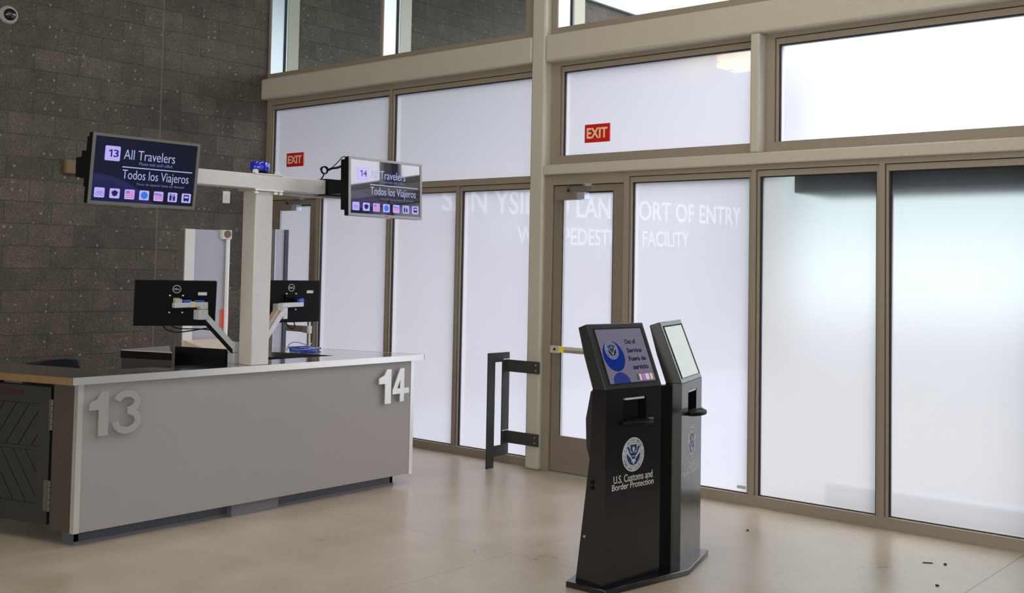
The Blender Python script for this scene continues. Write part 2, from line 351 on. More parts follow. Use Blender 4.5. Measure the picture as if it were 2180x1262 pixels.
# ------------------------------------------------------------------ mesh builder
class MB:
    def __init__(s): s.v, s.f, s.mi, s.mats = [], [], [], []
    def _m(s, m):
        if m is None: return 0
        if m not in s.mats: s.mats.append(m)
        return s.mats.index(m)
    def add(s, vs, fs, m=None):
        o = len(s.v); s.v += [tuple(v) for v in vs]
        for f in fs: s.f.append([o + i for i in f]); s.mi.append(m)
        return s
    def box(s, x0, x1, y0, y1, z0, z1, m=None, front=None):
        """front: material of the -x face only"""
        vs = [(x0, y0, z0), (x1, y0, z0), (x1, y1, z0), (x0, y1, z0), (x0, y0, z1), (x1, y0, z1), (x1, y1, z1), (x0, y1, z1)]
        fs = [(0, 3, 2, 1), (4, 5, 6, 7), (0, 1, 5, 4), (1, 2, 6, 5), (2, 3, 7, 6)]
        s.add(vs, fs, m); o = len(s.v) - 8
        s.f.append([o + i for i in (3, 0, 4, 7)]); s.mi.append(front or m)
        return s
    def hexa(s, p, m=None):
        """eight corners: bottom ring 0-3, top ring 4-7"""
        return s.add(p, [(0, 3, 2, 1), (4, 5, 6, 7), (0, 1, 5, 4), (1, 2, 6, 5), (2, 3, 7, 6), (3, 0, 4, 7)], m)
    def beam(s, a, b, w, h, upv=(0, 0, 1), m=None):
        a, b = Vector(a), Vector(b); d = (b - a).normalized(); u = Vector(upv)
        r = d.cross(u)
        if r.length < 1e-4: r = d.cross(Vector((0, 1, 0)))
        r.normalize(); u = r.cross(d)
        P = [a - r * w / 2 - u * h / 2, a + r * w / 2 - u * h / 2, b + r * w / 2 - u * h / 2, b - r * w / 2 - u * h / 2,
             a - r * w / 2 + u * h / 2, a + r * w / 2 + u * h / 2, b + r * w / 2 + u * h / 2, b - r * w / 2 + u * h / 2]
        return s.hexa(P, m)
    def prism(s, poly, fn, t0, t1, m=None):
        """poly: 2D outline; fn(a, b, t) -> 3D"""
        n = len(poly)
        vs = [fn(a, b, t0) for a, b in poly] + [fn(a, b, t1) for a, b in poly]
        fs = [tuple(range(n))[::-1], tuple(range(n, 2 * n))] + [(i, (i + 1) % n, n + (i + 1) % n, n + i) for i in range(n)]
        return s.add(vs, fs, m)
    def cyl(s, a, b, r, n=20, r2=None, m=None):
        a, b = Vector(a), Vector(b); d = (b - a).normalized()
        u = d.orthogonal().normalized(); v = d.cross(u); r2 = r if r2 is None else r2
        vs = [a + (u * math.cos(2 * math.pi * i / n) + v * math.sin(2 * math.pi * i / n)) * r for i in range(n)]
        vs += [b + (u * math.cos(2 * math.pi * i / n) + v * math.sin(2 * math.pi * i / n)) * r2 for i in range(n)]
        fs = [tuple(range(n))[::-1], tuple(range(n, 2 * n))] + [(i, (i + 1) % n, n + (i + 1) % n, n + i) for i in range(n)]
        return s.add(vs, fs, m)
    def tube(s, pts, r, n=8, closed=False, m=None):
        pts = [Vector(p) for p in pts]; k = len(pts); o = len(s.v); prev = None
        for i, p in enumerate(pts):
            if closed: d = (pts[(i + 1) % k] - pts[i - 1]).normalized()
            else: d = (pts[min(i + 1, k - 1)] - pts[max(i - 1, 0)]).normalized()
            u = d.orthogonal() if prev is None else prev - d * prev.dot(d)
            u.normalize(); prev = u; v = d.cross(u)
            s.v += [tuple(p + (u * math.cos(2 * math.pi * j / n) + v * math.sin(2 * math.pi * j / n)) * r) for j in range(n)]
        for i in range(k if closed else k - 1):
            a, b = o + i * n, o + ((i + 1) % k) * n
            for j in range(n):
                s.f.append([a + j, a + (j + 1) % n, b + (j + 1) % n, b + j]); s.mi.append(m)
        if not closed:
            s.f.append([o + j for j in range(n)][::-1]); s.mi.append(m)
            s.f.append([o + (k - 1) * n + j for j in range(n)]); s.mi.append(m)
        return s
    def lathe(s, prof, c, ax='z', n=32, m=None):
        """prof: (radius, height) along the axis"""
        o = len(s.v); k = len(prof)
        for r, h in prof:
            for j in range(n):
                a = 2 * math.pi * j / n; x, y = r * math.cos(a), r * math.sin(a)
                s.v.append({'z': (c[0] + x, c[1] + y, c[2] + h), '-y': (c[0] + x, c[1] - h, c[2] + y)}[ax])
        for i in range(k - 1):
            for j in range(n):
                s.f.append([o + i * n + j, o + i * n + (j + 1) % n, o + (i + 1) * n + (j + 1) % n, o + (i + 1) * n + j]); s.mi.append(m)
        s.f.append([o + j for j in range(n)][::-1]); s.mi.append(m)
        s.f.append([o + (k - 1) * n + j for j in range(n)]); s.mi.append(m)
        return s
    def build(s, name, m, parent=None, bevel=0.0, seg=2, smooth=False, label=None):
        me = bpy.data.meshes.new(name); me.from_pydata(s.v, [], s.f)
        mats = [m]
        for x in s.mi:
            if x is not None and x not in mats: mats.append(x)
        for x in mats: me.materials.append(x)
        for p, x in zip(me.polygons, s.mi): p.material_index = 0 if x is None else mats.index(x)
        bm = bmesh.new(); bm.from_mesh(me); bmesh.ops.recalc_face_normals(bm, faces=bm.faces); bm.to_mesh(me); bm.free()
        o = bpy.data.objects.new(name, me); COL.objects.link(o)
        if parent: o.parent = parent
        if bevel:
            b = o.modifiers.new('bevel', 'BEVEL'); b.width = bevel; b.segments = seg; b.limit_method = 'ANGLE'; b.angle_limit = R(35)
        if smooth or bevel:
            for p in me.polygons: p.use_smooth = True
            if hasattr(me, 'set_sharp_from_angle'): me.set_sharp_from_angle(angle=R(40))
        if label: o['label'] = label
        return o

_tc = {}
def text_geo(body, bold=0.0, spacing=1.0):
    key = (body, bold, spacing)
    if key in _tc: return _tc[key]
    c = bpy.data.curves.new('text_tmp', 'FONT'); c.body = body; c.offset = bold; c.space_character = spacing; c.resolution_u = 4; c.extrude = 0.5
    o = bpy.data.objects.new('text_tmp', c); COL.objects.link(o)
    dg = bpy.context.evaluated_depsgraph_get(); me = o.evaluated_get(dg).to_mesh()
    vs = [tuple(v.co) for v in me.vertices]; fs = [tuple(p.vertices) for p in me.polygons]
    o.evaluated_get(dg).to_mesh_clear()
    bpy.data.objects.remove(o); bpy.data.curves.remove(c)
    xs = [v[0] for v in vs]; ys = [v[1] for v in vs]
    bb = (min(xs), max(xs), min(ys), max(ys))
    _tc[key] = (vs, fs, bb); return _tc[key]
def text(mb, body, fn, x0, x1, z0, z1, t0, t1, bold=0.0, m=None, spacing=1.0):
    """lettering stretched over the rectangle x0..x1, z0..z1; fn(a, b, t) -> 3D; t0 back, t1 face"""
    vs, fs, (a0, a1, b0, b1) = text_geo(body, bold, spacing)
    P = [fn(x0 + (v[0] - a0) / (a1 - a0) * (x1 - x0), z0 + (v[1] - b0) / (b1 - b0) * (z1 - z0), t1 if v[2] > 0 else t0) for v in vs]
    mb.add(P, fs, m); return mb
def flat_disc(cx, cz, rx, rz, n=40, a0=0.0, a1=2 * math.pi):
    full = abs(a1 - a0 - 2 * math.pi) < 1e-6
    k = n if full else n + 1
    return [(cx + rx * math.cos(a0 + (a1 - a0) * i / n), cz + rz * math.sin(a0 + (a1 - a0) * i / n)) for i in range(k)]
def rrect(x0, x1, z0, z1, r, n=5):
    out = []
    for cx, cz, s in ((x1 - r, z1 - r, 0), (x0 + r, z1 - r, 1), (x0 + r, z0 + r, 2), (x1 - r, z0 + r, 3)):
        out += [(cx + r * math.cos(math.pi / 2 * (s + i / n)), cz + r * math.sin(math.pi / 2 * (s + i / n))) for i in range(n + 1)]
    return out
def ring(mb, fn, cx, cz, r0, r1, t0, t1, n=48, sx=1.0, m=None):
    for i in range(n):
        a, b = 2 * math.pi * i / n, 2 * math.pi * (i + 1) / n
        mb.prism([(cx + r0 * math.cos(a) * sx, cz + r0 * math.sin(a)), (cx + r1 * math.cos(a) * sx, cz + r1 * math.sin(a)),
                  (cx + r1 * math.cos(b) * sx, cz + r1 * math.sin(b)), (cx + r0 * math.cos(b) * sx, cz + r0 * math.sin(b))], fn, t0, t1, m)
def stroke(mb, fn, pts, wd, t0, t1, m=None):
    """a flat band of width wd along a 2D path"""
    k = len(pts); L, Rr = [], []
    for i, (x, y) in enumerate(pts):
        xa, ya = pts[max(i - 1, 0)]; xb, yb = pts[min(i + 1, k - 1)]
        d = math.hypot(xb - xa, yb - ya); nx, ny = -(yb - ya) / d, (xb - xa) / d
        L.append((x + nx * wd / 2, y + ny * wd / 2)); Rr.append((x - nx * wd / 2, y - ny * wd / 2))
    mb.prism(L + Rr[::-1], fn, t0, t1, m)

def tag(o, label, cat, group=None, kind=None):
    o['label'] = label; o['category'] = cat
    if group: o['group'] = group
    if kind: o['kind'] = kind
    return o
def thing(name, label, cat, loc=(0, 0, 0), rot=(0, 0, 0), group=None):
    o = bpy.data.objects.new(name, None); COL.objects.link(o); o.empty_display_size = 0.1
    o.location = loc; o.rotation_euler = rot
    return tag(o, label, cat, group)
def struct(o, label=None):
    o['kind'] = 'structure'
    if label: o['label'] = label
    return o

# ================================================================== THE SETTING
YB = 10.16                      # face of the dark block wall
XS, XL, XF = 7.53, 7.57, 7.63   # faces: steel frame, lower right glazing, left and upper glazing
struct(MB().box(-9, 7.70, -9, YB + 0.2, -0.2, 0).build('floor', FLOOR))
struct(MB().box(-9, 8.0, YB, YB + 0.3, 0, 6.5).build('wall_left', BLOCK), 'dark brown ground-face block wall with pale flecks')
struct(MB().box(-9, 8.0, -9, YB + 0.3, 6.5, 6.7).build('ceiling', CEIL))
struct(MB().box(-9.2, -9, -9, YB + 0.3, 4.6, 6.5).build('wall_back', WALL_PLAIN))
struct(MB().box(7.6, 7.9, -9, 1.88, 0, 6.5).build('wall_right', mat('dark_wall_paint', (0.016, 0.016, 0.018), 0.7)))
struct(MB().box(XF, 7.9, 1.88, YB, 5.6, 6.5).build('wall_far', WALL_PLAIN))

# painted tube steel
bv = dict(bevel=0.022, seg=4)
struct(MB().box(XS, 7.78, 6.05, 6.205, 0, 6.5).build('trim_1', STEEL_PAINT, **bv), 'taupe tube steel column beside the exit door')
struct(MB().box(XS, 7.78, 6.205, YB, 3.603, 3.838).build('trim_2', STEEL_PAINT, **bv), 'taupe tube steel beam left of the column')
struct(MB().box(XS, 7.78, 1.88, 6.05, 3.59, 3.832).build('trim_3', STEEL_PAINT, **bv), 'taupe tube steel beam right of the column')
struct(MB().box(XS, 7.78, 1.88, 6.05, 2.583, 2.673).build('trim_4', STEEL_PAINT, bevel=0.012, seg=3), 'slim taupe tube steel beam above the exit door')
struct(MB().box(XS, 7.78, 3.955, 4.032, 2.673, 3.59).build('trim_5', STEEL_PAINT, bevel=0.014, seg=3), 'short taupe steel post between the upper panes')
struct(MB().box(XS, 7.78, 1.80, 1.955, 0, 6.5).build('trim_6', STEEL_PAINT, **bv), 'taupe tube steel column at the right end of the glazing')

def window(n, xf, oy0, oy1, oz0, oz1, iy0, iy1, iz0, iz1, filmmat, label, stop=0.018, stop_top=0.045, depth=0.12, glass_at=0.05):
    f = MB(); g = 0.005; e0, e1, e3 = iy0 - stop, iy1 + stop, iz1 + stop_top
    b1 = xf + depth
    # face of the frame
    f.box(xf, b1, oy0, e0 - g, oz0, oz1).box(xf, b1, e1 + g, oy1, oz0, oz1)
    f.box(xf, b1, e0 - g, e1 + g, oz0, iz0).box(xf, b1, e0 - g, e1 + g, e3 + g, oz1)
    # glazing stop, set back behind a shadow gap
    x2 = xf + 0.016
    f.box(x2, b1, e0, iy0, iz0, e3).box(x2, b1, iy1, e1, iz0, e3).box(x2, b1, iy0, iy1, iz1, e3)
    o = struct(f.build('window_%d' % n, FRAME_PAINT), label)
    q = MB(); k = 0.012; xa, xb = xf + 0.034, xf + glass_at + 0.012
    q.box(xf + 0.04, b1 - 0.01, e0 - g, e0, iz0, e3).box(xf + 0.04, b1 - 0.01, e1, e1 + g, iz0, e3).box(xf + 0.04, b1 - 0.01, e0, e1, e3, e3 + g)
    q.box(xa, xb, iy0, iy0 + k, iz0, iz1).box(xa, xb, iy1 - k, iy1, iz0, iz1).box(xa, xb, iy0 + k, iy1 - k, iz1 - k * 0.6, iz1).box(xa, xb, iy0 + k, iy1 - k, iz0, iz0 + k * 0.5)
    q.build('gasket', GASKET, o)
    MB().box(xf + glass_at, xf + glass_at + 0.008, iy0 + 0.004, iy1 - 0.004, iz0 + 0.002, iz1 - 0.002, CLEAR, front=filmmat).build('pane', CLEAR, o)
    return o
W1 = window(1, XF, 8.132, YB, 2.552, 3.64, 8.171, 10.064, 2.590, 3.497, FILM, 'upper frosted pane at the block wall with an exit sign')
window(2, XF, 6.10, 8.132, 2.552, 3.64, 6.16, 8.093, 2.590, 3.497, FILM, 'upper frosted pane left of the steel column')
window(3, XF, 8.132, 9.245, 0, 2.552, 8.171, 9.208, 0.072, 2.484, FILM, 'tall frosted pane beside the far door')
window(4, XF, 7.17, 8.132, 0, 2.552, 7.207, 8.093, 0.072, 2.484, FILM, 'tall frosted pane behind the right display')
window(5, XF, 6.10, 7.17, 0, 2.552, 6.16, 7.133, 0.072, 2.484, FILM, 'tall frosted pane behind the dark guard rail')
W6 = window(6, XF, 3.99, 6.05, 2.655, 3.64, 4.06, 5.927, 2.757, 3.508, FILM, 'wide upper frosted pane above the exit door')
window(7, XF, 1.90, 3.99, 2.655, 3.64, 2.0, 3.853, 2.757, 3.508, FILM, 'wide upper frosted pane at the right picture edge')
W8 = window(8, XL, 4.013, 5.18, 0, 2.60, 4.055, 5.139, 0.079, 2.492, FILM, 'tall frosted pane behind the kiosks')
MB().box(XL + 0.044, XL + 0.05, 4.085, 4.155, 0.108, 0.132).build('sticker', STICKER, W8, label='small grey sticker low on the pane')
window(9, XL, 3.012, 4.013, 0, 2.60, 3.055, 3.971, 0.079, 2.494, ETCHED, 'greenish etched pane with a dark shape at its top left')
window(10, XL, 1.90, 3.012, 0, 2.60, 2.04, 2.970, 0.079, 2.495, ETCHED, 'greenish etched pane at the right picture edge')

def clerestory(n, oy0, oy1, iy0, iy1, label, big=0.0):
    z0, z1 = 3.838, 5.6; i0, i1 = 3.905, 5.52; xf = 7.62; xb = 7.86
    f = MB().box(xf, xb, oy0, iy0, z0, z1).box(xf, xb, iy1, oy1, z0, z1).box(xf, xb, iy0, iy1, z0, i0).box(xf, xb, iy0, iy1, i1, z1)
    o = struct(f.build('window_%d' % n, FRAME_PAINT), label)
    MB().box(xf + 0.012, 7.815, iy1 - 0.006, iy1, i0, i1).box(7.832, xb, iy1 - 0.006, iy1, i0, i1).build('lit_jamb_side', ALU_AND_LIT_JAMB, o, label='jamb side with sky light put into its pale colour')  # sky-lit side of the taupe mullion, its brightness put into the colour
    MB().box(7.812, 7.834, iy1 - 0.02, iy1 - 0.006, i0, i1).build('gasket', GASKET, o)
    MB().box(xb, xb + 0.16, iy1 - 0.01, iy1 + 0.05, i0 - 0.05, i1).build('exterior_cap', STEEL_PAINT, o)
    MB().box(7.818, 7.828, iy0 + 0.003, iy1 - 0.007, i0 + 0.002, i1 - 0.002, TINTED, front=CLEAR).build('pane', TINTED, o)
    return o
clerestory(11, 8.283, YB, 8.30, 10.13, 'clear high pane at the block wall')
clerestory(12, 6.21, 8.283, 6.355, 8.265, 'clear high pane left of the steel column')
clerestory(13, 1.96, 6.045, 2.06, 5.99, 'clear high pane right of the steel column')

def door(n, xf, y0, y1, ztop, gy0, gy1, gz0, gz1, fy0, fy1, fztop, label):
    """leaf y0..y1, glass gy0..gy1; frame out to fy0..fy1"""
    fr = MB().box(xf, xf + 0.12, fy0, y0 - 0.006, 0, fztop).box(xf, xf + 0.12, y1 + 0.006, fy1, 0, fztop).box(xf, xf + 0.12, y0 - 0.006, y1 + 0.006, ztop + 0.006, fztop)
    o = struct(fr.build('door_%d' % n, FRAME_PAINT, bevel=0.003, seg=1), label)
    MB().box(xf + 0.05, xf + 0.1, y0 - 0.006, y0 + 0.01, 0.01, ztop).box(xf + 0.05, xf + 0.1, y1 - 0.01, y1 + 0.006, 0.01, ztop).box(xf + 0.05, xf + 0.1, y0, y1, ztop - 0.01, ztop + 0.006).build('door_stop', GASKET, o)
    lf = MB(); a, b = xf + 0.018, xf + 0.063
    lf.box(a, b, y0, gy0, 0.012, ztop).box(a, b, gy1, y1, 0.012, ztop).box(a, b, gy0, gy1, 0.012, gz0).box(a, b, gy0, gy1, gz1, ztop)
    leaf = lf.build('door_leaf', DOOR_PAINT, o)
    k = 0.012
    MB().box(a + 0.008, b, gy1 - k, gy1, gz0, gz1).box(a + 0.008, b, gy0, gy0 + k, gz0, gz1).box(a + 0.008, b, gy0 + k, gy1 - k, gz1 - k, gz1).build('gasket', GASKET, leaf)
    MB().box(a + 0.002, a + 0.012, gy1 - k - 0.003, gy1 - k + 0.002, gz0, gz1).build('glazing_bead', BEAD, leaf, label='thin bright glazing bead')
    MB().box(a + 0.02, a + 0.028, gy0 + 0.002, gy1 - 0.002, gz0, gz1, CLEAR, front=FILM).build('pane', CLEAR, leaf)
    return o, leaf
def closer(o, y0, y1, z0, z1, x, arm_y):
    c = MB().box(x - 0.075, x, y0, y1, z0, z1).build('door_closer', DOOR_PAINT, o, bevel=0.004)
    MB().box(x - 0.073, x, y0 - 0.075, y0 + 0.001, z0 + 0.003, z1 - 0.003).build('cover', ALU_AND_LIT_JAMB, c, label='pale end cover')
    MB().beam((x - 0.05, (y0 + y1) / 2, z1 + 0.012), (x - 0.14, arm_y + 0.10, z1 + 0.030), 0.022, 0.008).beam((x - 0.14, arm_y + 0.10, z1 + 0.040), (x + 0.005, arm_y, z1 + 0.062), 0.022, 0.008).cyl((x - 0.14, arm_y + 0.10, z1 + 0.02), (x - 0.14, arm_y + 0.10, z1 + 0.05), 0.012).cyl((x - 0.05, (y0 + y1) / 2, z1), (x - 0.05, (y0 + y1) / 2, z1 + 0.02), 0.014).build('arm', DARK_PLASTIC, c)
    MB().box(x - 0.025, x, arm_y - 0.05, arm_y + 0.03, z1 + 0.05, z1 + 0.075).build('bracket', EDGE_STEEL, c)

d1, leaf1 = door(1, XL, 5.222, 5.961, 2.486, 5.327, 5.868, 0.318, 2.430, 5.18, 6.05, 2.60, 'glazed exit door with bronze frame beside the steel column')
closer(d1, 5.655, 5.885, 2.358, 2.424, XL + 0.018, 5.60)
pb = MB().box(7.515, 7.555, 5.29, 5.905, 1.040, 1.092).build('panic_bar', ARM_SILVER, d1, bevel=0.004)
MB().box(7.50, 7.516, 5.822, 5.912, 1.034, 1.098).build('end_cap', STEEL_PAINT, pb, bevel=0.003)
MB().cyl((7.499, 5.862, 1.068), (7.495, 5.862, 1.068), 0.011, 16).build('lock_cylinder', BLACK_PLASTIC, pb)
MB().box(7.508, 7.516, 5.770, 5.822, 1.041, 1.091).build('yellow_label', YELLOW, pb, label='yellow label on the bar')
MB().box(7.507, 7.515, 5.30, 5.770, 1.044, 1.066).build('push_rail', FRAME_PAINT, pb)
for yy in (5.905, 5.29):
    MB().box(7.55, 7.59, yy - 0.03 if yy > 5.5 else yy, yy if yy > 5.5 else yy + 0.03, 1.045, 1.087).build('standoff', DARK_PLASTIC, pb)
MB().box(XL - 0.03, XL + 0.13, 5.222, 5.961, 0, 0.010).build('threshold', STAINLESS, d1)

d2, leaf2 = door(2, XF, 9.273, 10.06, 2.463, 9.370, 9.912, 0.318, 2.407, 9.245, YB, 2.552, 'glazed door in the far corner behind the counter')
closer(d2, 9.60, 9.83, 2.345, 2.412, XF + 0.018, 9.52)
pb = MB().box(7.575, 7.615, 9.33, 9.98, 1.030, 1.096).build('panic_bar', DOOR_PAINT, d2, bevel=0.004)
MB().box(7.558, 7.577, 9.262, 9.34, 1.025, 1.10).build('end_cap', BEZEL_SILVER, pb, bevel=0.003)
MB().box(7.605, 7.645, 9.34, 9.37, 1.04, 1.085).box(7.605, 7.645, 9.94, 9.97, 1.04, 1.085).build('standoff', DARK_PLASTIC, pb)
MB().cyl((7.60, 9.275, 0.86), (7.60, 9.275, 1.24), 0.013, 14).cyl((7.60, 9.275, 1.02), (7.60, 9.275, 1.10), 0.026, 14).box(7.595, 7.65, 9.265, 9.285, 0.90, 0.92).box(7.595, 7.65, 9.265, 9.285, 1.18, 1.20).build('pull_handle', WHITE_PAINT, d2, label='pale vertical pull handle')

# exterior
struct(MB().box(7.70, 60, -40, 40, -0.25, -0.05).build('ground', CONCRETE_EXT))
ew = struct(MB().box(8.0, 24, YB + 0.02, YB + 0.3, -0.05, 5.98).build('wall_exterior', BLOCK), 'block wall running on outside the glass')
MB().box(8.0, 24.1, YB - 0.04, YB + 0.36, 5.98, 6.20).build('coping', COPING, ew)
struct(MB().box(7.9, 14.0, 4.6, YB + 0.3, 6.2, 6.5).build('shade_slab', CONCRETE_EXT), 'added unseen slab outside that shades the left panes')  # added out of view to keep sky light off the left panes
struct(MB().box(7.74, 8.6, 1.0, 3.745, 2.37, 2.62).build('trim_7', SOFFIT), 'dark soffit outside, seen blurred through the etched panes')
struct(MB().box(8.05, 8.25, -2, 3.60, -0.05, 0.18).build('trim_8', CURB_BLUE), 'low curb outside, seen blurred through the etched panes')
def wall_words(name, label, body, x0, x1, z0, z1, bold, tilt):
    """steel letters fixed to the outside wall, one part per word"""
    t = thing(name, label, 'sign lettering', (x0, YB + 0.02, z0), (0, -tilt, 0), 'white letters on the outside wall')
    full = text_geo(body, bold)[2]; k = (x1 - x0) / (full[1] - full[0]); pos = 0
    for wd in body.split(' '):
        pos = body.index(wd, pos) + len(wd)
        end = text_geo(body[:pos], bold)[2][1]; bb = text_geo(wd, bold)[2]
        mb = MB(); a1 = (end - full[0]) * k; a0 = a1 - (bb[1] - bb[0]) * k
        text(mb, wd, lambda a, b, d: (a, -d, b), a0, a1, 0, z1 - z0, 0, 0.05, bold=bold)
        mb.build('word', LETTER_WHITE, t)
wall_words('wall_lettering', 'upper line of white wall letters, faint through the frosted panes', 'SAN YSIDRO LAND PORT OF ENTRY', 10.48, 18.62, 2.50, 2.83, 0.012, R(1.05))
wall_words('wall_lettering', 'lower, smaller line of white wall letters, faint through the panes', 'WEST PEDESTRIAN FACILITY', 12.05, 16.75, 2.10, 2.36, 0.010, R(1.05))
wlx = thing('wall_lamp', 'warm glowing lamp outside, seen through the upper middle pane', 'wall lamp', (18.0, YB + 0.02, 5.62))
MB().box(-0.42, 0.42, -0.05, 0.0, -0.16, 0.30).build('back_plate', BEZEL_GREY, wlx, bevel=0.01)
for zz in (0.16, 0.02, -0.11):
    MB().lathe([(0.0, 0), (0.36, 0.0), (0.38, 0.03), (0.38, 0.09), (0.0, 0.10)], (0, -0.20, zz), n=24).build('lamp_ring', LAMP_WARM, wlx, smooth=True)
MB().box(-0.03, 0.03, -0.2, -0.04, -0.12, 0.27).build('bracket', BEZEL_GREY, wlx)

# ================================================================== EXIT SIGNS
def exit_sign(y0, y1, z0, z1, x, label):
    t = thing('exit_sign', label, 'exit sign', (x, (y0 + y1) / 2, z0), group='exit signs on the glazing')
    W, Hh = y1 - y0, z1 - z0
    MB().box(-0.012, 0, -W / 2, W / 2, 0, Hh).build('sign_plate', EXIT_RED, t)
    b = MB(); text(b, 'EXIT', lambda a, c, d: (-0.012 - d, -a, c), -W * 0.41, W * 0.41, Hh * 0.22, Hh * 0.80, 0, 0.003, bold=0.022)
    b.build('lettering', EXIT_CREAM, t, label='cream letters EXIT')
exit_sign(9.545, 9.835, 2.838, 2.990, XF + 0.05, 'red exit sign on the frosted pane beside the block wall')
exit_sign(5.435, 5.70, 2.862, 3.020, XF + 0.05, 'red exit sign on the wide pane above the exit door')

# ================================================================== COUNTER
SV = Vector((-0.285, 1.0, 0)); SV.normalize()
def sk(x, y, z): return (x, y, z)
A, B = Vector((3.395, 6.37, 0)), Vector((6.425, 6.37, 0))
cn = thing('inspection_counter', 'long grey inspection counter with steel worktop and numbers 13 and 14', 'counter', (3.45, 6.40, 0))
def loc(o_list): return [(x - 3.45, y - 6.40, z) for x, y, z in o_list]
def C_(mb): mb.v = loc(mb.v); return mb
Lend = 1.35
P0, P1 = A, B
P2 = B + SV * Lend; P3 = A + SV * Lend
I0 = Vector((3.80, 6.715, 0)); I1 = Vector((5.76, 6.715, 0)); I2 = I1 + SV * (Lend - 0.36); I3 = I0 + SV * (Lend - 0.36)
ztop, zbot = 1.040, 0.997
def slab(mb, quad, z0, z1, m=None):
    mb.hexa([(p.x, p.y, z0) for p in quad] + [(p.x, p.y, z1) for p in quad], m)
wt = MB()
e = 0.004
slab(wt, [P0 + Vector((e, e, 0)), P1 + Vector((-e, e, 0)), I1, I0], zbot, ztop)
slab(wt, [P1 + Vector((-e, e, 0)), P2 + Vector((-e, 0, 0)), I2, I1], zbot, ztop)
slab(wt, [P0 + Vector((e, e, 0)), I0, I3, P3 + Vector((e, 0, 0))], zbot, ztop)
C_(wt).build('worktop', MIRROR_STEEL, cn, label='polished steel worktop')
eg = MB(); slab(eg, [P0, P1, P1 + Vector((0, e, 0)), P0 + Vector((0, e, 0))], zbot - 0.002, ztop + 0.001)
slab(eg, [P1, P2, P2 - Vector((e, 0, 0)), P1 - Vector((e, 0, 0))], zbot - 0.002, ztop + 0.001)
C_(eg).build('edge_strip', EDGE_STEEL, cn, label='bright satin steel edge')
eb = MB(); slab(eb, [P0, P0 + Vector((0.004, 0, 0)), P3 + Vector((0.004, 0, 0)), P3], zbot - 0.002, ztop)
C_(eb).build('end_edge_strip', mat('brown_bronze_edge', (0.26, 0.16, 0.075), 0.4, metal=0.3, noise=0.15, nscale=15), cn)
# front panel, right end panel, left end post
Q0, Q1 = Vector((3.45, 6.40, 0)), Vector((6.336, 6.40, 0))
fp = MB().box(3.485, 6.30, 6.40, 6.44, 0.088, 0.997)
C_(fp).build('front_panel', PANEL_GREY, cn)
cs = MB().box(3.45, 3.487, 6.396, 6.44, 0.086, 0.997); C_(cs).build('corner_trim', EDGE_STEEL, cn, label='bright corner trim')
cs = MB().box(6.300, 6.336, 6.396, 6.44, 0.082, 0.997); C_(cs).build('corner_trim', EDGE_STEEL, cn, label='bright corner trim')
rp = MB(); a, b = Vector((6.336, 6.44, 0)), Vector((6.336, 6.44, 0)) + SV * (Lend - 0.1)
slab(rp, [a - Vector((0.03, 0, 0)), a, b, b - Vector((0.03, 0, 0))], 0.085, zbot); C_(rp).build('end_panel', PANEL_GREY, cn)
lp = MB(); a = Vector((3.45, 6.44, 0)); b = a + SV * 0.17
slab(lp, [a, a + Vector((0.25, 0, 0)), b + Vector((0.25, 0, 0)), b], 0.088, zbot); C_(lp).build('end_post', END_BROWN, cn)
ls = MB(); a = Vector((3.45, 6.44, 0)) + SV * 0.95; b = a + SV * 0.30
slab(ls, [a, a + Vector((0.25, 0, 0)), b + Vector((0.25, 0, 0)), b], 0.0, zbot); C_(ls).build('end_post', END_BROWN, cn)
# inside: lower desk and dark back panel
dk = MB(); slab(dk, [Vector((4.86, 6.74, 0)), Vector((5.74, 6.74, 0)), Vector((5.64, 7.00, 0)), Vector((4.86, 7.00, 0))], 0.72, 0.75)
C_(dk).build('lower_desk', BLACK_PLASTIC, cn)
bp_ = MB().box(3.72, 6.28, 6.44, 6.47, 0.1, 0.995); C_(bp_).build('back_panel', GATE_DARK, cn)
ri = MB(); slab(ri, [I1, I1 + Vector((0.02, 0, 0)), I2 + Vector((0.02, 0, 0)), I2], 0.1, 0.995); C_(ri).build('inner_panel', GATE_DARK, cn)
# toe kick
tk = MB().box(3.50, 6.20, 6.48, 6.50, 0, 0.1)
a = Vector((3.50, 6.48, 0)); b = a + SV * 0.10; slab(tk, [a, a + Vector((0.03, 0, 0)), b + Vector((0.03, 0, 0)), b], 0, 0.1)
a = Vector((6.20, 6.48, 0)); b = a + SV * 1.2; slab(tk, [a - Vector((0.03, 0, 0)), a, b, b - Vector((0.03, 0, 0))], 0, 0.1)
C_(tk).build('toe_kick', PLINTH, cn)
cb = MB().box(3.50, 6.205, 6.474, 6.482, 0, 0.018); C_(cb).build('plinth_bead', FOOT_GREY, cn)
ft = MB().box(4.62, 5.02, 6.425, 6.49, 0, 0.092); C_(ft).build('plinth_block', FOOT_GREY, cn)
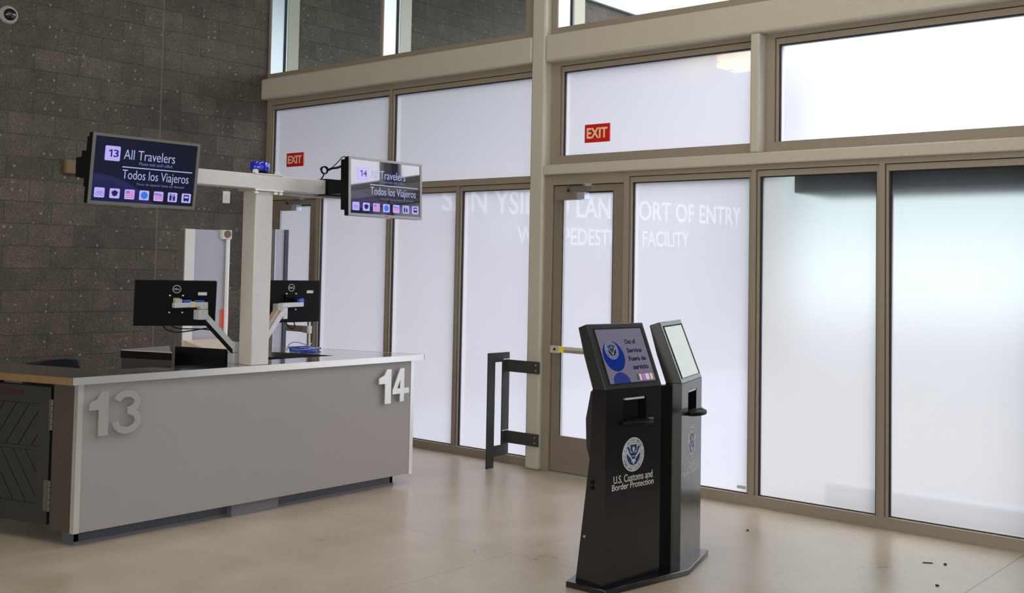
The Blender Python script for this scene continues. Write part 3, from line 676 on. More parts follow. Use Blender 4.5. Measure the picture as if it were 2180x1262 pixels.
# raised numbers
nfn = lambda a, b, t: (a - 3.45, 6.40 - t - 6.40, b)
def one(mb, x0, x1, z0, z1):
    wd = (x1 - x0) * 0.5
    mb.prism([(x1 - wd, z0), (x1, z0), (x1, z1), (x1 - wd * 0.72, z1), (x1 - wd * 1.15, z1 - 0.045), (x0, z1 - 0.068), (x0, z1 - 0.112), (x1 - wd, z1 - 0.112)], nfn, 0.022, 0.034)
    mb.cyl(nfn(x1 - wd / 2, z0 + 0.06, 0), nfn(x1 - wd / 2, z0 + 0.06, 0.025), 0.008).cyl(nfn(x1 - wd / 2, z1 - 0.06, 0), nfn(x1 - wd / 2, z1 - 0.06, 0.025), 0.008)
def three(mb, x0, x1, z0, z1):
    cx = (x0 + x1) / 2; h = z1 - z0; wd = 0.043
    r1x, r1z = (x1 - x0) / 2 - wd / 2 - 0.008, h * 0.27 - wd / 2
    r2x, r2z = (x1 - x0) / 2 - wd / 2, h * 0.30 - wd / 2
    c1, c2 = z1 - wd / 2 - r1z, z0 + wd / 2 + r2z
    top = [(cx + r1x * math.cos(a), c1 + r1z * math.sin(a)) for a in [R(165 - i * 12.5) for i in range(21)]]
    stroke(mb, nfn, top, wd, 0.022, 0.034)
    bot = [(cx + r2x * math.cos(a), c2 + r2z * math.sin(a)) for a in [R(85 - i * 12.5) for i in range(22)]]
    stroke(mb, nfn, bot, wd, 0.0221, 0.0341)
    mb.cyl(nfn(cx, z1 - 0.02, 0), nfn(cx, z1 - 0.02, 0.025), 0.008).cyl(nfn(cx, z0 + 0.02, 0), nfn(cx, z0 + 0.02, 0.025), 0.008)
def four(mb, x0, x1, z0, z1):
    wd = 0.044; xs = x1 - 0.055; zb = z0 + 0.062
    mb.prism([(xs - wd, z0), (xs, z0), (xs, z1), (xs - wd, z1)], nfn, 0.022, 0.034)
    mb.prism([(x0, zb), (x1, zb), (x1, zb + 0.043), (x0, zb + 0.043)], nfn, 0.0221, 0.0341)
    mb.prism([(x0, zb + 0.03), (x0 + 0.045, zb + 0.03), (xs, z1), (xs - 0.045, z1)], nfn, 0.0222, 0.0342)
    mb.cyl(nfn(xs - wd / 2, z0 + 0.02, 0), nfn(xs - wd / 2, z0 + 0.02, 0.025), 0.008)
NUM = mat('brushed_numeral', (0.74, 0.74, 0.69), 0.30, metal=0.72)
b = MB(); one(b, 3.515, 3.640, 0.672, 0.945); b.build('numeral', NUM, cn, label='raised steel digit 1 of 13')
b = MB(); three(b, 3.668, 3.868, 0.668, 0.942); b.build('numeral', NUM, cn, label='raised steel digit 3 of 13')
b = MB(); one(b, 5.925, 6.055, 0.672, 0.942); b.build('numeral', NUM, cn, label='raised steel digit 1 of 14')
b = MB(); four(b, 6.07, 6.252, 0.680, 0.944); b.build('numeral', NUM, cn, label='raised steel digit 4 of 14')

# ------------------------------------------------------------------ swing gate on the left end
ang = math.atan2(SV.y, SV.x)
g0 = Vector((3.462, 6.44, 0)) + SV * 0.20
gt = thing('swing_gate', 'dark chevron-planked swing gate at the left end of the counter', 'gate', (g0.x, g0.y, 0), (0, 0, ang))
GW, gz0, gz1 = 0.72, 0.115, 0.965       # local x along the gate, +y is the outer (camera) face
gb = MB().box(0.0, GW, -0.03, 0.0, gz0, gz1)
gb.build('gate_leaf', GATE_DARK, gt)
st = MB().box(0, 0.10, 0, 0.012, gz0, gz1).box(GW - 0.1, GW, 0, 0.012, gz0, gz1).box(0.1, GW - 0.1, 0, 0.012, gz0, gz0 + 0.12).box(0.1, GW - 0.1, 0, 0.012, gz1 - 0.11, gz1)
st.build('gate_frame', GATE_DARK, gt, bevel=0.003)
MB().box(0.10, GW - 0.1, 0, 0.008, 0.565, 0.585).build('mid_rail', GATE_DARK, gt)
pl = MB()
for zlo, zhi, sgn in ((0.59, gz1 - 0.115, 1), (gz0 + 0.125, 0.56, -1)):
    hgt = zhi - zlo
    for i in range(-4, 9):
        x = 0.10 + i * 0.11
        # slanted plank, clipped to the panel
        pts = []
        a0, a1 = (x, x + 0.102)
        sh = hgt * 0.75
        if sgn < 0: quad = [(a0, zlo + 0.0), (a1, zlo), (a1 - sh, zhi), (a0 - sh, zhi)]
        else: quad = [(a0 - sh, zlo), (a1 - sh, zlo), (a1, zhi), (a0, zhi)]
        quad = [(2 * 0.36 - qx, qz) for qx, qz in quad]
        def clip(poly, xc, keep):
            out = []
            for k in range(len(poly)):
                p, q = poly[k], poly[(k + 1) % len(poly)]
                pin, qin = (p[0] - xc) * keep >= 0, (q[0] - xc) * keep >= 0
                if pin: out.append(p)
                if pin != qin:
                    t = (xc - p[0]) / (q[0] - p[0]); out.append((xc, p[1] + t * (q[1] - p[1])))
            return out
        quad = clip(quad, 0.104, 1)
        if len(quad) > 2: quad = clip(quad, GW - 0.104, -1)
        if len(quad) > 2: pl.prism(quad, lambda a, b, t: (a, t, b), 0.0, 0.006)
pl.build('chevron_planks', GATE_DARK, gt)
MB().box(0.0, 0.0 + 0.10, 0.0, 0.001, 0.1, 0.11)
MB().box(0.24, 0.60, 0.012, 0.015, 0.905, 0.935).build('label_slot', SLOT_RED, gt, label='dark red label strip')
for zz in (0.70, 0.20):
    h = MB()
    for k in range(5): h.cyl((-0.018, 0.012, zz + k * 0.038), (-0.018, 0.012, zz + k * 0.038 + 0.034), 0.011, 12)
    h.box(-0.018, 0.006 if zz > 0.5 else 0.03, 0.011, 0.014, zz, zz + 0.19)
    h.build('hinge', HINGE, gt, smooth=True)

# ------------------------------------------------------------------ behind the ledge
dv = thing('privacy_divider', 'black divider panel rising behind the counter ledge', 'divider', (4.775, 6.735, 0))
m_ = MB(); p = SV * 0.46
slab(m_, [Vector((-0.03, 0, 0)), Vector((0, 0, 0)), p, p - Vector((0.03, 0, 0))], 0.0, 1.132)
m_.build('panel', BLACK_PLASTIC, dv)
cabp = [Vector((4.30, 6.76, 0)), Vector((4.56, 6.98, 0)), Vector((4.46, 7.26, 0)), Vector((3.98, 7.26, 0))]
dc = thing('document_cabinet', 'low brown cabinet with pale top behind the left end of the counter', 'cabinet', (4.3, 7.0, 0))
def rel(ps, c, f=1.0):
    m0 = sum(ps, Vector()) / len(ps)
    return [(m0 + (p_ - m0) * f) - Vector(c) for p_ in ps]
CT = [Vector((4.50, 7.03, 0)), Vector((4.535, 7.10, 0)), Vector((4.84, 7.60, 0)), Vector((4.345, 7.46, 0))]
m_ = MB(); slab(m_, rel(CT, (4.3, 7.0, 0), 0.97), 0.0, 1.045); m_.build('body', END_BROWN, dc)
m_ = MB(); slab(m_, rel(CT, (4.3, 7.0, 0)), 1.045, 1.098); m_.build('edge_band', BLACK_PLASTIC, dc)
m_ = MB(); slab(m_, rel(CT, (4.3, 7.0, 0), 0.985), 1.098, 1.104); m_.build('top', mat('pale_grey_top', (0.62, 0.60, 0.58), 0.2), dc)

ch = thing('office_chair', 'black office chair whose back shows above the counter at left', 'chair', (3.98, 7.78, 0))
bk = MB(); pr_ = []
for i in range(9):
    u = -0.22 + 0.44 * i / 8; pr_.append((u, 0.04 * (u / 0.22) ** 2))
def bfn(a, b, t): return (a, -0.1 + t + 0.05 * (a / 0.22) ** 2, b)
outl = [(-0.20, 0.52), (0.20, 0.52), (0.22, 0.72), (0.205, 0.95), (0.17, 1.028), (0.05, 1.034), (-0.08, 1.030), (-0.19, 1.012), (-0.215, 0.95), (-0.22, 0.72)]
bk.prism(outl, bfn, 0, 0.06); bk.build('backrest', CHAIR, ch, bevel=0.012)
MB().box(-0.24, 0.24, -0.06, 0.42, 0.44, 0.51).build('seat', CHAIR, ch, bevel=0.02, seg=3)
MB().cyl((0, 0.18, 0.08), (0, 0.18, 0.44), 0.03).build('gas_lift', BLACK_PLASTIC, ch)
MB().beam((0, -0.07, 0.46), (0, -0.09, 0.75), 0.06, 0.012, (0, 1, 0)).build('back_bracket', BLACK_PLASTIC, ch)
for k in range(5):
    a = 2 * math.pi * k / 5
    MB().beam((0, 0.18, 0.09), (0.28 * math.cos(a), 0.18 + 0.28 * math.sin(a), 0.06), 0.045, 0.03).cyl((0.28 * math.cos(a), 0.16 + 0.28 * math.sin(a), 0.028), (0.28 * math.cos(a), 0.20 + 0.28 * math.sin(a), 0.028), 0.028).build('leg', BLACK_PLASTIC, ch)
fb = thing('file_cabinet', 'white cabinet corner at the left picture edge behind the counter', 'cabinet', (3.52, 8.20, 0), (0, 0, R(20)))
MB().box(-0.16, 0.16, 0, 0.35, 0, 1.005).build('body', WHITE_PAINT, fb, bevel=0.006)
for k in range(3):
    dr = MB().box(-0.15, 0.15, -0.012, 0.0, 0.05 + k * 0.31, 0.34 + k * 0.31).build('drawer', WHITE_PAINT, fb, bevel=0.003)
    MB().box(-0.05, 0.05, -0.03, -0.012, 0.24 + k * 0.31, 0.26 + k * 0.31).build('handle', STAINLESS, dr)

# ================================================================== SIGN POST ON THE COUNTER
sp = thing('sign_post', 'square stainless post with crossbeam standing on the counter', 'sign post', (4.805, 6.475, 1.04))
MB().box(-0.075, 0.075, -0.075, 0.075, 0, 1.235).build('pole', BEAM_STEEL, sp, bevel=0.006)
MB().box(-1.345, 0.97, -0.085, 0.045, 1.247, 1.352).build('crossbeam', BEAM_STEEL, sp, bevel=0.005)
MB().box(-0.10, 0.15, -0.10, 0.10, 1.235, 1.247).build('mount_plate', EDGE_STEEL, sp)
MB().box(-0.10, 0.15, -0.09, 0.06, 1.352, 1.358).build('top_plate', EDGE_STEEL, sp)
for x in (-0.085, 0.085, 0.13):
    MB().lathe([(0.016, 0), (0.016, 0.012), (0.009, 0.016), (0.009, 0.02)], (x, -0.09, 1.213), n=6).build('bolt', EDGE_STEEL, sp)
for x in (-0.075, 0.115):
    MB().lathe([(0.014, 0), (0.022, 0.006), (0.022, 0.020), (0.012, 0.028)], (x, -0.06, 1.358), n=14).build('cap_nut', WHITE_PLASTIC, sp)
for x0, x1 in ((-1.352, -1.20), (0.545, 0.90)):
    MB().box(x0, x1, -0.098, 0.058, 1.238, 1.362).build('black_sleeve', BLACK_PLASTIC, sp, label='black sleeve carrying a display')
MB().box(-1.455, 0.97, -0.10, -0.02, 1.226, 1.232)
MB().box(0.10, 0.97, 0.0, 0.04, 1.225, 1.247).build('cable_tray', EDGE_STEEL, sp)

bc = thing('beacon_light', 'blue beacon lamp on top of the crossbeam', 'beacon', (4.80, 6.46, 2.398))
MB().lathe([(0.055, 0), (0.058, 0.022), (0.05, 0.026)], (0, 0, 0), n=32).build('base', BLACK_PLASTIC, bc, smooth=True)
MB().lathe([(0.066, 0.022), (0.070, 0.030), (0.070, 0.074), (0.062, 0.086), (0.0, 0.090)], (0, 0, 0), n=32).build('lens', BEACON_BLUE, bc, smooth=True)

# displays -----------------------------------------------------------
def display(num, loc_, tilt, bezel, label, small2, mount):
    t = thing('information_display', label, 'display', loc_, (tilt, 0, 0), 'lane displays on the sign post')
    W, Hh = 0.745, 0.432
    fn = lambda a, b, c: (a, -c, b)
    MB().box(-W / 2, W / 2, 0.0, 0.045, -Hh / 2, Hh / 2).build('casing', BLACK_PLASTIC, t, bevel=0.004)
    bz = MB(); k = 0.017
    bz.box(-W / 2, W / 2, -0.008, 0.0, Hh / 2 - k, Hh / 2).box(-W / 2, W / 2, -0.008, 0.0, -Hh / 2, -Hh / 2 + k * 1.15)
    bz.box(-W / 2, -W / 2 + k, -0.008, 0, -Hh / 2 + k, Hh / 2 - k).box(W / 2 - k, W / 2, -0.008, 0, -Hh / 2 + k, Hh / 2 - k)
    bz.prism([(-0.09, -Hh / 2 + 0.002), (0.05, -Hh / 2 + 0.002), (0.03, -Hh / 2 - 0.008), (-0.07, -Hh / 2 - 0.008)], fn, 0.0, 0.008)
    bz.build('bezel', bezel, t)
    MB().box(-0.012, 0.016, -0.0095, -0.008, -Hh / 2 + 0.003, -Hh / 2 + 0.012).build('maker_badge', mat('badge_red', (0.45, 0.12, 0.10), 0.4), t)
    sw, sh = W - 2 * k, Hh - 2.15 * k
    s = MB().box(-sw / 2, sw / 2, -0.003, 0.0, -Hh / 2 + k * 1.15, Hh / 2 - k).build('screen', SCR_NAVY, t)
    u = lambda f: -W / 2 + f * W                 # fraction from the left
    v = lambda f: Hh / 2 - f * Hh                # fraction from the top
    T0, T1, T2, T3 = 0.003, 0.0042, 0.0046, 0.005
    b = MB(); b.prism(rrect(u(0.115), u(0.250), v(0.375), v(0.165), 0.008), fn, T0, T1)
    b.build('number_tile', LIT_LILAC, s)
    b = MB(); q1 = lambda a, z: (u(0.147) + a * W, v(0.32) + z * Hh)
    b.prism([q1(0.018, 0), q1(0.031, 0), q1(0.031, 0.105), q1(0.022, 0.105), q1(0.0, 0.088), q1(0.0, 0.070), q1(0.018, 0.082)], fn, T1, T2)
    text(b, num[1], fn, u(0.190), u(0.236), v(0.32), v(0.215), T1, T2, bold=0.015); b.build('number', LIT_NAVY, s)
    b = MB(); text(b, 'All Travelers', fn, u(0.285), u(0.765), v(0.335), v(0.195), T0, T1, bold=-0.006)
    b.build('headline', LIT_TEXT, s); b = MB()
    text(b, 'Todos los Viajeros', fn, u(0.285), u(0.915), v(0.66), v(0.485), T0, T1, bold=-0.006)
    b.build('headline', LIT_TEXT, s)
    MB().box(u(0.28), u(0.945), -T1, -T0, v(0.455), v(0.440)).build('rule_line', LIT_TEXT, s)
    b = MB(); text(b, 'Please wait until called.', fn, u(0.43), u(0.75), v(0.405), v(0.358), T0, T1)
    b.build('small_text', LIT_DIM, s); b = MB()
    text(b, 'Favor de esperar hasta ser llamado', fn, u(0.425), u(0.88), v(0.705), v(0.66), T0, T1)
    b.build('small_text', LIT_DIM, s)
    for i in range(7):
        c = 0.095 + i * 0.1355; x0, x1, z0, z1 = u(c - 0.045), u(c + 0.045), v(0.905), v(0.765)
        b = MB(); b.prism(rrect(x0, x1, z0, z1, 0.007), fn, T0, T1)
        ic = b.build('icon_tile', LIT_LILAC, s)
        wx, wz = x1 - x0, z1 - z0
        q = lambda a, z: (x0 + a * wx, z0 + z * wz)
        g = MB()
        if i == 0:      # bicycle
            ring(g, fn, x0 + 0.3 * wx, z0 + 0.38 * wz, 0.009, 0.0125, T1, T2, 16); ring(g, fn, x0 + 0.72 * wx, z0 + 0.38 * wz, 0.009, 0.0125, T1, T2, 16)
            stroke(g, fn, [q(0.3, 0.38), q(0.42, 0.66), q(0.66, 0.62), q(0.72, 0.38)], 0.004, T1, T2); g.build('bicycle_sign', LIT_VIOLET, s)
        elif i == 1:    # mortar board
            g.prism([q(0.5, 0.85), q(0.88, 0.62), q(0.76, 0.5), q(0.76, 0.32), q(0.5, 0.2), q(0.24, 0.32), q(0.24, 0.5), q(0.12, 0.62)], fn, T1, T2); g.build('cap_sign', LIT_NAVY, s)
        elif i in (2, 4):   # flag
            for k_ in range(4 if i == 2 else 2):
                z = 0.14 + k_ * 0.19 if i == 2 else 0.2 + k_ * 0.2
                g.prism([q(0.12, z), q(0.88, z), q(0.88, z + 0.1), q(0.12, z + 0.1)], fn, T1, T2)
            g.build('flag_stripes', LIT_PINK, s)
            h = MB().prism([q(0.12, 0.56), q(0.46, 0.56), q(0.46, 0.86), q(0.12, 0.86)] if i == 2 else [q(0.05, 0.60), q(0.9, 0.55), q(0.8, 0.75), q(0.05, 0.85)], fn, T2, T3); h.build('flag_canton', LIT_VIOLET, s)
        elif i == 3:
            g.prism(flat_disc((x0 + x1) / 2, (z0 + z1) / 2, 0.36 * wx, 0.38 * wz, 24), fn, T1, T2); g.build('globe_sign', LIT_BLUE, s)
        elif i == 5:    # people
            for cx_, hh in ((0.28, 0.82), (0.66, 0.74)):
                g.prism(flat_disc(x0 + cx_ * wx, z0 + hh * wz, 0.07 * wx, 0.08 * wz, 10), fn, T1, T2)
                g.prism([q(cx_ - 0.13, hh - 0.12), q(cx_ + 0.13, hh - 0.12), q(cx_ + 0.10, 0.14), q(cx_ - 0.10, 0.14)], fn, T1, T2)
            g.prism([q(0.47, 0.15), q(0.50, 0.15), q(0.50, 0.85), q(0.47, 0.85)], fn, T1, T2); g.build('people_sign', LIT_NAVY, s)
        else:           # bus
            g.prism(rrect(*q(0.2, 0)[:1], q(0.8, 0)[0], q(0, 0.22)[1], q(0, 0.85)[1], 0.006), fn, T1, T2)
            g.prism([q(0.25, 0.12), q(0.37, 0.12), q(0.37, 0.24), q(0.25, 0.24)], fn, T1, T2).prism([q(0.63, 0.12), q(0.75, 0.12), q(0.75, 0.24), q(0.63, 0.24)], fn, T1, T2)
            g.build('bus_sign', LIT_NAVY, s)
            MB().prism([q(0.28, 0.5), q(0.72, 0.5), q(0.72, 0.7), q(0.28, 0.7)], fn, T2, T3).build('bus_window', LIT_LILAC, s)
    # bracket to the beam
    mb = MB()
    for a in mount: mb.box(*a)
    mb.build('wall_bracket', BLACK_PLASTIC, t, bevel=0.004)
    return t
display('13', (3.751, 6.219, 2.317), R(5.9), BEZEL_GREY, 'dark blue lane display numbered 13, left of the post', None,
        [(-0.36, -0.20, 0.045, 0.09, -0.12, 0.19), (-0.355, -0.24, 0.09, 0.15, -0.07, 0.10)])
t14 = display('14', (5.655, 6.053, 2.335), R(-1.7), BEZEL_SILVER, 'lane display numbered 14, right of the post and half washed out by glare', None,
        [(-0.36, -0.10, 0.045, 0.10, -0.17, 0.20), (-0.30, -0.05, 0.10, 0.322, -0.04, 0.06)])
cb = MB(); pts = []
for i in range(40):
    a = i / 39 * math.pi * 5
    pts.append((-0.455 + 0.030 * math.cos(a), 0.16 + 0.004 * i / 39 * 5, 0.118 + 0.026 * math.sin(a)))
cb.tube(pts, 0.0045, 6)
cb.tube([(-0.43, 0.16, 0.12), (-0.40, 0.15, 0.135), (-0.37, 0.12, 0.14), (-0.35, 0.09, 0.155)], 0.009, 6)
cb.tube([(-0.40, 0.15, 0.14), (-0.37, 0.13, 0.175), (-0.35, 0.10, 0.215), (-0.34, 0.08, 0.225)], 0.0035, 6)
cb.tube([(-0.455, 0.17, 0.095), (-0.45, 0.19, 0.075), (-0.445, 0.22, 0.055)], 0.005, 6)
cb.build('cable', BLACK_PLASTIC, t14, label='black cable bundle looped behind the display')

# ================================================================== MONITORS ON ARMS
def monitor(loc_, yaw, tilt, label, cables):
    t = thing('computer_monitor', label, 'monitor', loc_, (tilt, 0, yaw), 'monitors on the counter')
    W, Hh = 0.553, 0.322
    MB().box(-W / 2, W / 2, -0.0175, 0.022, -Hh / 2, Hh / 2).build('casing', BLACK_PLASTIC, t, bevel=0.005)
    MB().box(-W / 2 + 0.012, W / 2 - 0.012, 0.022, 0.024, -Hh / 2 + 0.012, Hh / 2 - 0.012).build('screen', mat('dark_screen', (0.006, 0.006, 0.008), 0.1), t)
    fn = lambda a, b, c: (a, -0.018 - c, b)
    b = MB(); ring(b, fn, 0.004, 0.105, 0.0245, 0.029, -0.001, 0.002, 32)
    text(b, 'DELL', fn, -0.016, 0.024, 0.098, 0.112, -0.001, 0.002, bold=0.02); b.build('logo', mat('logo_grey', (0.52, 0.51, 0.49), 0.4), t)
    MB().box(0.15, 0.21, -0.0195, -0.017, 0.062, 0.084).build('sticker', WHITE_PLASTIC, t)
    MB().box(-0.055, 0.055, -0.035, -0.018, -0.055, 0.055).build('mount_plate', BLACK_PLASTIC, t, bevel=0.004)
    for x in (-0.04, 0.048):
        for z in (0.058, -0.062):
            MB().lathe([(0.007, 0), (0.007, 0.004), (0.003, 0.006)], (x, -0.018, z), '-y', 10).build('screw', WHITE_PLASTIC, t)
    for pts in cables:
        MB().tube(pts, 0.0045, 6).build('cable', BLACK_PLASTIC, t, smooth=True)
    return t
def curve3(p0, p1, p2, p3, n=14):
    return [tuple((1 - t) ** 3 * a + 3 * (1 - t) ** 2 * t * b + 3 * (1 - t) * t * t * c + t ** 3 * d for a, b, c, d in zip(p0, p1, p2, p3)) for t in [i / (n - 1) for i in range(n)]]
monitor((4.383, 6.825, 1.468), R(-29.1), R(11.1), 'black monitor seen from behind, left of the post',
        [curve3((-0.08, 0.0, -0.155), (-0.04, -0.03, -0.24), (0.08, -0.04, -0.19), (0.235, -0.06, -0.165)),
         curve3((-0.03, 0.0, -0.155), (0.02, -0.03, -0.20), (0.10, -0.03, -0.165), (0.24, -0.06, -0.18))])
monitor((5.341, 6.770, 1.472), R(-2.5), R(0.6), 'black monitor seen from behind, right of the post',
        [curve3((-0.03, 0.0, -0.15), (-0.02, -0.05, -0.235), (0.06, -0.05, -0.22), (0.03, -0.02, -0.15))])

ar = thing('monitor_arm', 'silver jointed monitor arm left of the post', 'monitor arm', (4.765, 6.64, 1.04), group='monitor arms on the counter')
def rl(*p): return (p[0] - 4.765, p[1] - 6.64, p[2] - 1.04)
MB().box(-0.038, 0.038, -0.038, 0.038, 0, 0.075).build('base', ARM_SILVER, ar, bevel=0.004)
MB().box(-0.040, 0.040, -0.040, 0.040, 0.078, 0.150).build('swivel', ARM_SILVER, ar, bevel=0.004)
MB().beam(rl(4.755, 6.635, 1.135), rl(4.515, 6.70, 1.395), 0.05, 0.055).build('lower_arm', ARM_SILVER, ar, bevel=0.006)
MB().beam(rl(4.755, 6.625, 1.100), rl(4.520, 6.69, 1.355), 0.035, 0.02).build('arm_cover', BLACK_PLASTIC, ar)
MB().box(*[c for c in (4.475 - 4.765, 4.545 - 4.765, 6.66 - 6.64, 6.74 - 6.64, 1.355 - 1.04, 1.425 - 1.04)]).build('elbow', ARM_SILVER, ar, bevel=0.004)
MB().box(4.495 - 4.765, 4.545 - 4.765, 6.665 - 6.64, 6.735 - 6.64, 1.427 - 1.04, 1.478 - 1.04).build('elbow', ARM_SILVER, ar, bevel=0.004)
MB().beam(rl(4.545, 6.70, 1.462), rl(4.315, 6.745, 1.455), 0.05, 0.034).build('upper_arm', ARM_SILVER, ar, bevel=0.004)
MB().beam(rl(4.345, 6.72, 1.47), rl(4.36, 6.782, 1.480), 0.045, 0.055).build('monitor_head', STEEL_PAINT, ar, bevel=0.004)
MB().beam(rl(4.462, 6.716, 1.462), rl(4.428, 6.722, 1.461), 0.056, 0.040).build('tape_wrap', TAPE, ar)
MB().beam(rl(4.440, 6.72, 1.486), rl(4.382, 6.73, 1.484), 0.03, 0.018).beam(rl(4.530, 6.70, 1.486), rl(4.465, 6.715, 1.485), 0.03, 0.012).build('blue_cable_tie', BLUE_CABLE, ar, bevel=0.004)

ar2 = thing('monitor_arm', 'pale jointed monitor arm right of the post', 'monitor arm', (4.90, 6.64, 1.04), group='monitor arms on the counter')
def r2(*p): return (p[0] - 4.90, p[1] - 6.64, p[2] - 1.04)
MB().box(-0.038, 0.038, -0.038, 0.038, 0, 0.075).build('base', ARM_PALE, ar2, bevel=0.004)
MB().beam(r2(4.91, 6.63, 1.075), r2(5.185, 6.66, 1.402), 0.05, 0.038).build('lower_arm', ARM_PALE, ar2, bevel=0.004)
MB().beam(r2(4.885, 6.635, 1.105), r2(5.155, 6.665, 1.425), 0.045, 0.030).build('arm_cover', ARM_TAN, ar2, bevel=0.004)
MB().box(5.13 - 4.9, 5.185 - 4.9, 6.635 - 6.64, 6.70 - 6.64, 1.405 - 1.04, 1.46 - 1.04).build('elbow', STEEL_PAINT, ar2, bevel=0.006)
MB().box(5.185 - 4.9, 5.225 - 4.9, 6.635 - 6.64, 6.70 - 6.64, 1.345 - 1.04, 1.430 - 1.04).build('elbow', ARM_PALE, ar2, bevel=0.004)
MB().beam(r2(5.18, 6.668, 1.447), r2(5.395, 6.685, 1.452), 0.05, 0.034).build('upper_arm', ARM_PALE, ar2, bevel=0.004)
MB().beam(r2(5.345, 6.68, 1.465), r2(5.345, 6.733, 1.474), 0.05, 0.06).build('monitor_head', BLACK_PLASTIC, ar2, bevel=0.004)
MB().beam(r2(5.345, 6.67, 1.478), r2(5.40, 6.68, 1.485), 0.03, 0.028).build('blue_cable_tie', BLUE_CABLE, ar2, bevel=0.004)

bc_ = MB(); random.seed(3)
for k in range(9):
    cx, cy = 5.83 + random.uniform(-0.02, 0.02), 7.20 + random.uniform(-0.03, 0.03)
    rx, ry = random.uniform(0.09, 0.15), random.uniform(0.05, 0.09)
    pts = []
    for i in range(28):
        a = 2 * math.pi * i / 28; x, y = rx * math.cos(a), ry * math.sin(a)
        pts.append((cx + x * 0.96 - y * 0.27, cy + y * 0.96 + x * 0.27, 1.0465 + k * 0.0032 + 0.002 * math.sin(3 * a + k)))
    bc_.tube(pts, 0.0042, 6, closed=True, m=BLUE_CABLE if k % 3 else BLUE_LIGHT)
bc_.tube(curve3((5.70, 7.24, 1.05), (5.70, 7.22, 1.16), (5.80, 7.18, 1.12), (5.92, 7.14, 1.055)), 0.004, 6, m=BLUE_LIGHT)
bc_.tube(curve3((5.86, 7.14, 1.056), (5.94, 7.16, 1.06), (6.00, 7.20, 1.07), (6.04, 7.22, 1.055)), 0.008, 6, m=BLUE_CABLE)
tag(bc_.build('cable_coil', BLUE_CABLE, smooth=True), 'coil of blue network cable on the worktop right of the post', 'cable')

# ================================================================== PANELS BEHIND THE COUNTER
pp = thing('screening_panel', 'tall white-framed grey screening panel behind the counter', 'screening panel', (6.08, 9.0, 0), group='screening panels behind the counter')
MB().box(-0.235, -0.13, -0.03, 0.06, 0, 2.07).build('post', WHITE_PAINT, pp, bevel=0.004)
MB().box(-0.245, -0.2355, -0.025, 0.06, 0, 2.066).build('side_strip', BEZEL_GREY, pp)
MB().box(-0.13, 0.235, 0.0, 0.03, 0.10, 2.07).build('panel', LILAC_PANEL, pp)
MB().box(0.165, 0.275, -0.04, 0.04, 1.985, 2.075).build('bracket', WHITE_PAINT, pp, bevel=0.006)
MB().cyl((0.222, -0.041, 2.035), (0.222, -0.050, 2.035), 0.036, 20).build('bush', BRASS_BROWN, pp)
MB().cyl((0.245, -0.02, 0.02), (0.245, -0.02, 1.985), 0.020, 16).build('rail', WHITE_GLOSS, pp, smooth=True)
MB().box(0.267, 0.274, 0.0, 0.02, 0.4, 1.98).build('edge_strip', mat('olive_edge', (0.16, 0.13, 0.02), 0.5), pp)
MB().box(0.19, 0.285, 0.004 - 0.01, 0.0 + 0.012, 1.13, 1.31).build('tag', ORANGE, pp, label='orange-red tag low on the panel')
MB().hexa([(-0.19, -0.40, 0.93), (0.30, -0.40, 0.93), (0.24, -0.031, 0.93), (-0.22, -0.031, 0.93), (-0.19, -0.40, 0.955), (0.30, -0.40, 0.955), (0.24, -0.031, 1.03), (-0.22, -0.031, 1.03)]).box(-0.19, 0.24, -0.34, -0.04, 0, 0.93).build('console', CREAM, pp, label='cream sloping console')
p2 = thing('screening_panel', 'slim grey screening panel seen edge-on before the far corner door', 'screening panel', (6.97, 9.0, 0), group='screening panels behind the counter')
MB().box(-0.082, -0.070, -0.02, 0.05, 0, 2.105).build('edge_strip', ALU_AND_LIT_JAMB, p2)
MB().box(-0.064, 0.035, -0.015, 0.05, 0, 2.105).build('panel', LILAC_PANEL, p2)
MB().box(0.035, 0.078, -0.03, 0.06, 0, 2.105).build('post', mat('navy_post', (0.03, 0.035, 0.05), 0.4), p2)
MB().box(-0.070, -0.064, -0.01, 0.05, 0, 2.10).build('gap_strip', BLACK_PLASTIC, p2)
MB().box(-0.15, 0.15, -0.15, 0.18, 0, 0.012).build('foot_plate', STAINLESS, p2)

# on the block wall
dm = thing('security_camera', 'black dome security camera in a white ring high on the block wall', 'security camera', (4.655, YB, 4.025))
MB().lathe([(0.088, 0), (0.088, 0.012), (0.074, 0.030), (0.055, 0.032)], (0, 0, 0), '-y', 32).build('ring', mat('dome_ring_grey', (0.42, 0.39, 0.35), 0.4), dm, smooth=True)
MB().lathe([(0.058, 0.03), (0.054, 0.05), (0.040, 0.070), (0.020, 0.080), (0.0, 0.083)], (0, 0, 0), '-y', 32).build('dome', mat('smoked_dome', (0.006, 0.006, 0.008), 0.06, coat=1.0), dm, smooth=True)
sw = thing('wall_switch', 'small white switch plate on the block wall under the crossbeam', 'switch', (7.11, YB, 2.475))
MB().box(-0.046, 0.046, -0.014, 0, -0.066, 0.066).build('cover_plate', WHITE_PAINT, sw, bevel=0.004)
MB().box(-0.012, 0.012, -0.020, -0.014, -0.025, 0.025).build('toggle', WHITE_PLASTIC, sw)
jb = thing('beam_end_box', 'tan box standing in for the crossbeam end, left of display 13', 'stand-in box', (5.31, YB, 2.66))  # added box, stands for the tan reflection on the crossbeam's polished end
MB().box(-0.066, 0.085, -0.05, 0, -0.068, 0.068).build('body', TAN_BOX, jb, bevel=0.004)
MB().box(-0.060, 0.079, -0.054, -0.05, -0.062, 0.062).build('cover', TAN_BOX, jb, bevel=0.002)

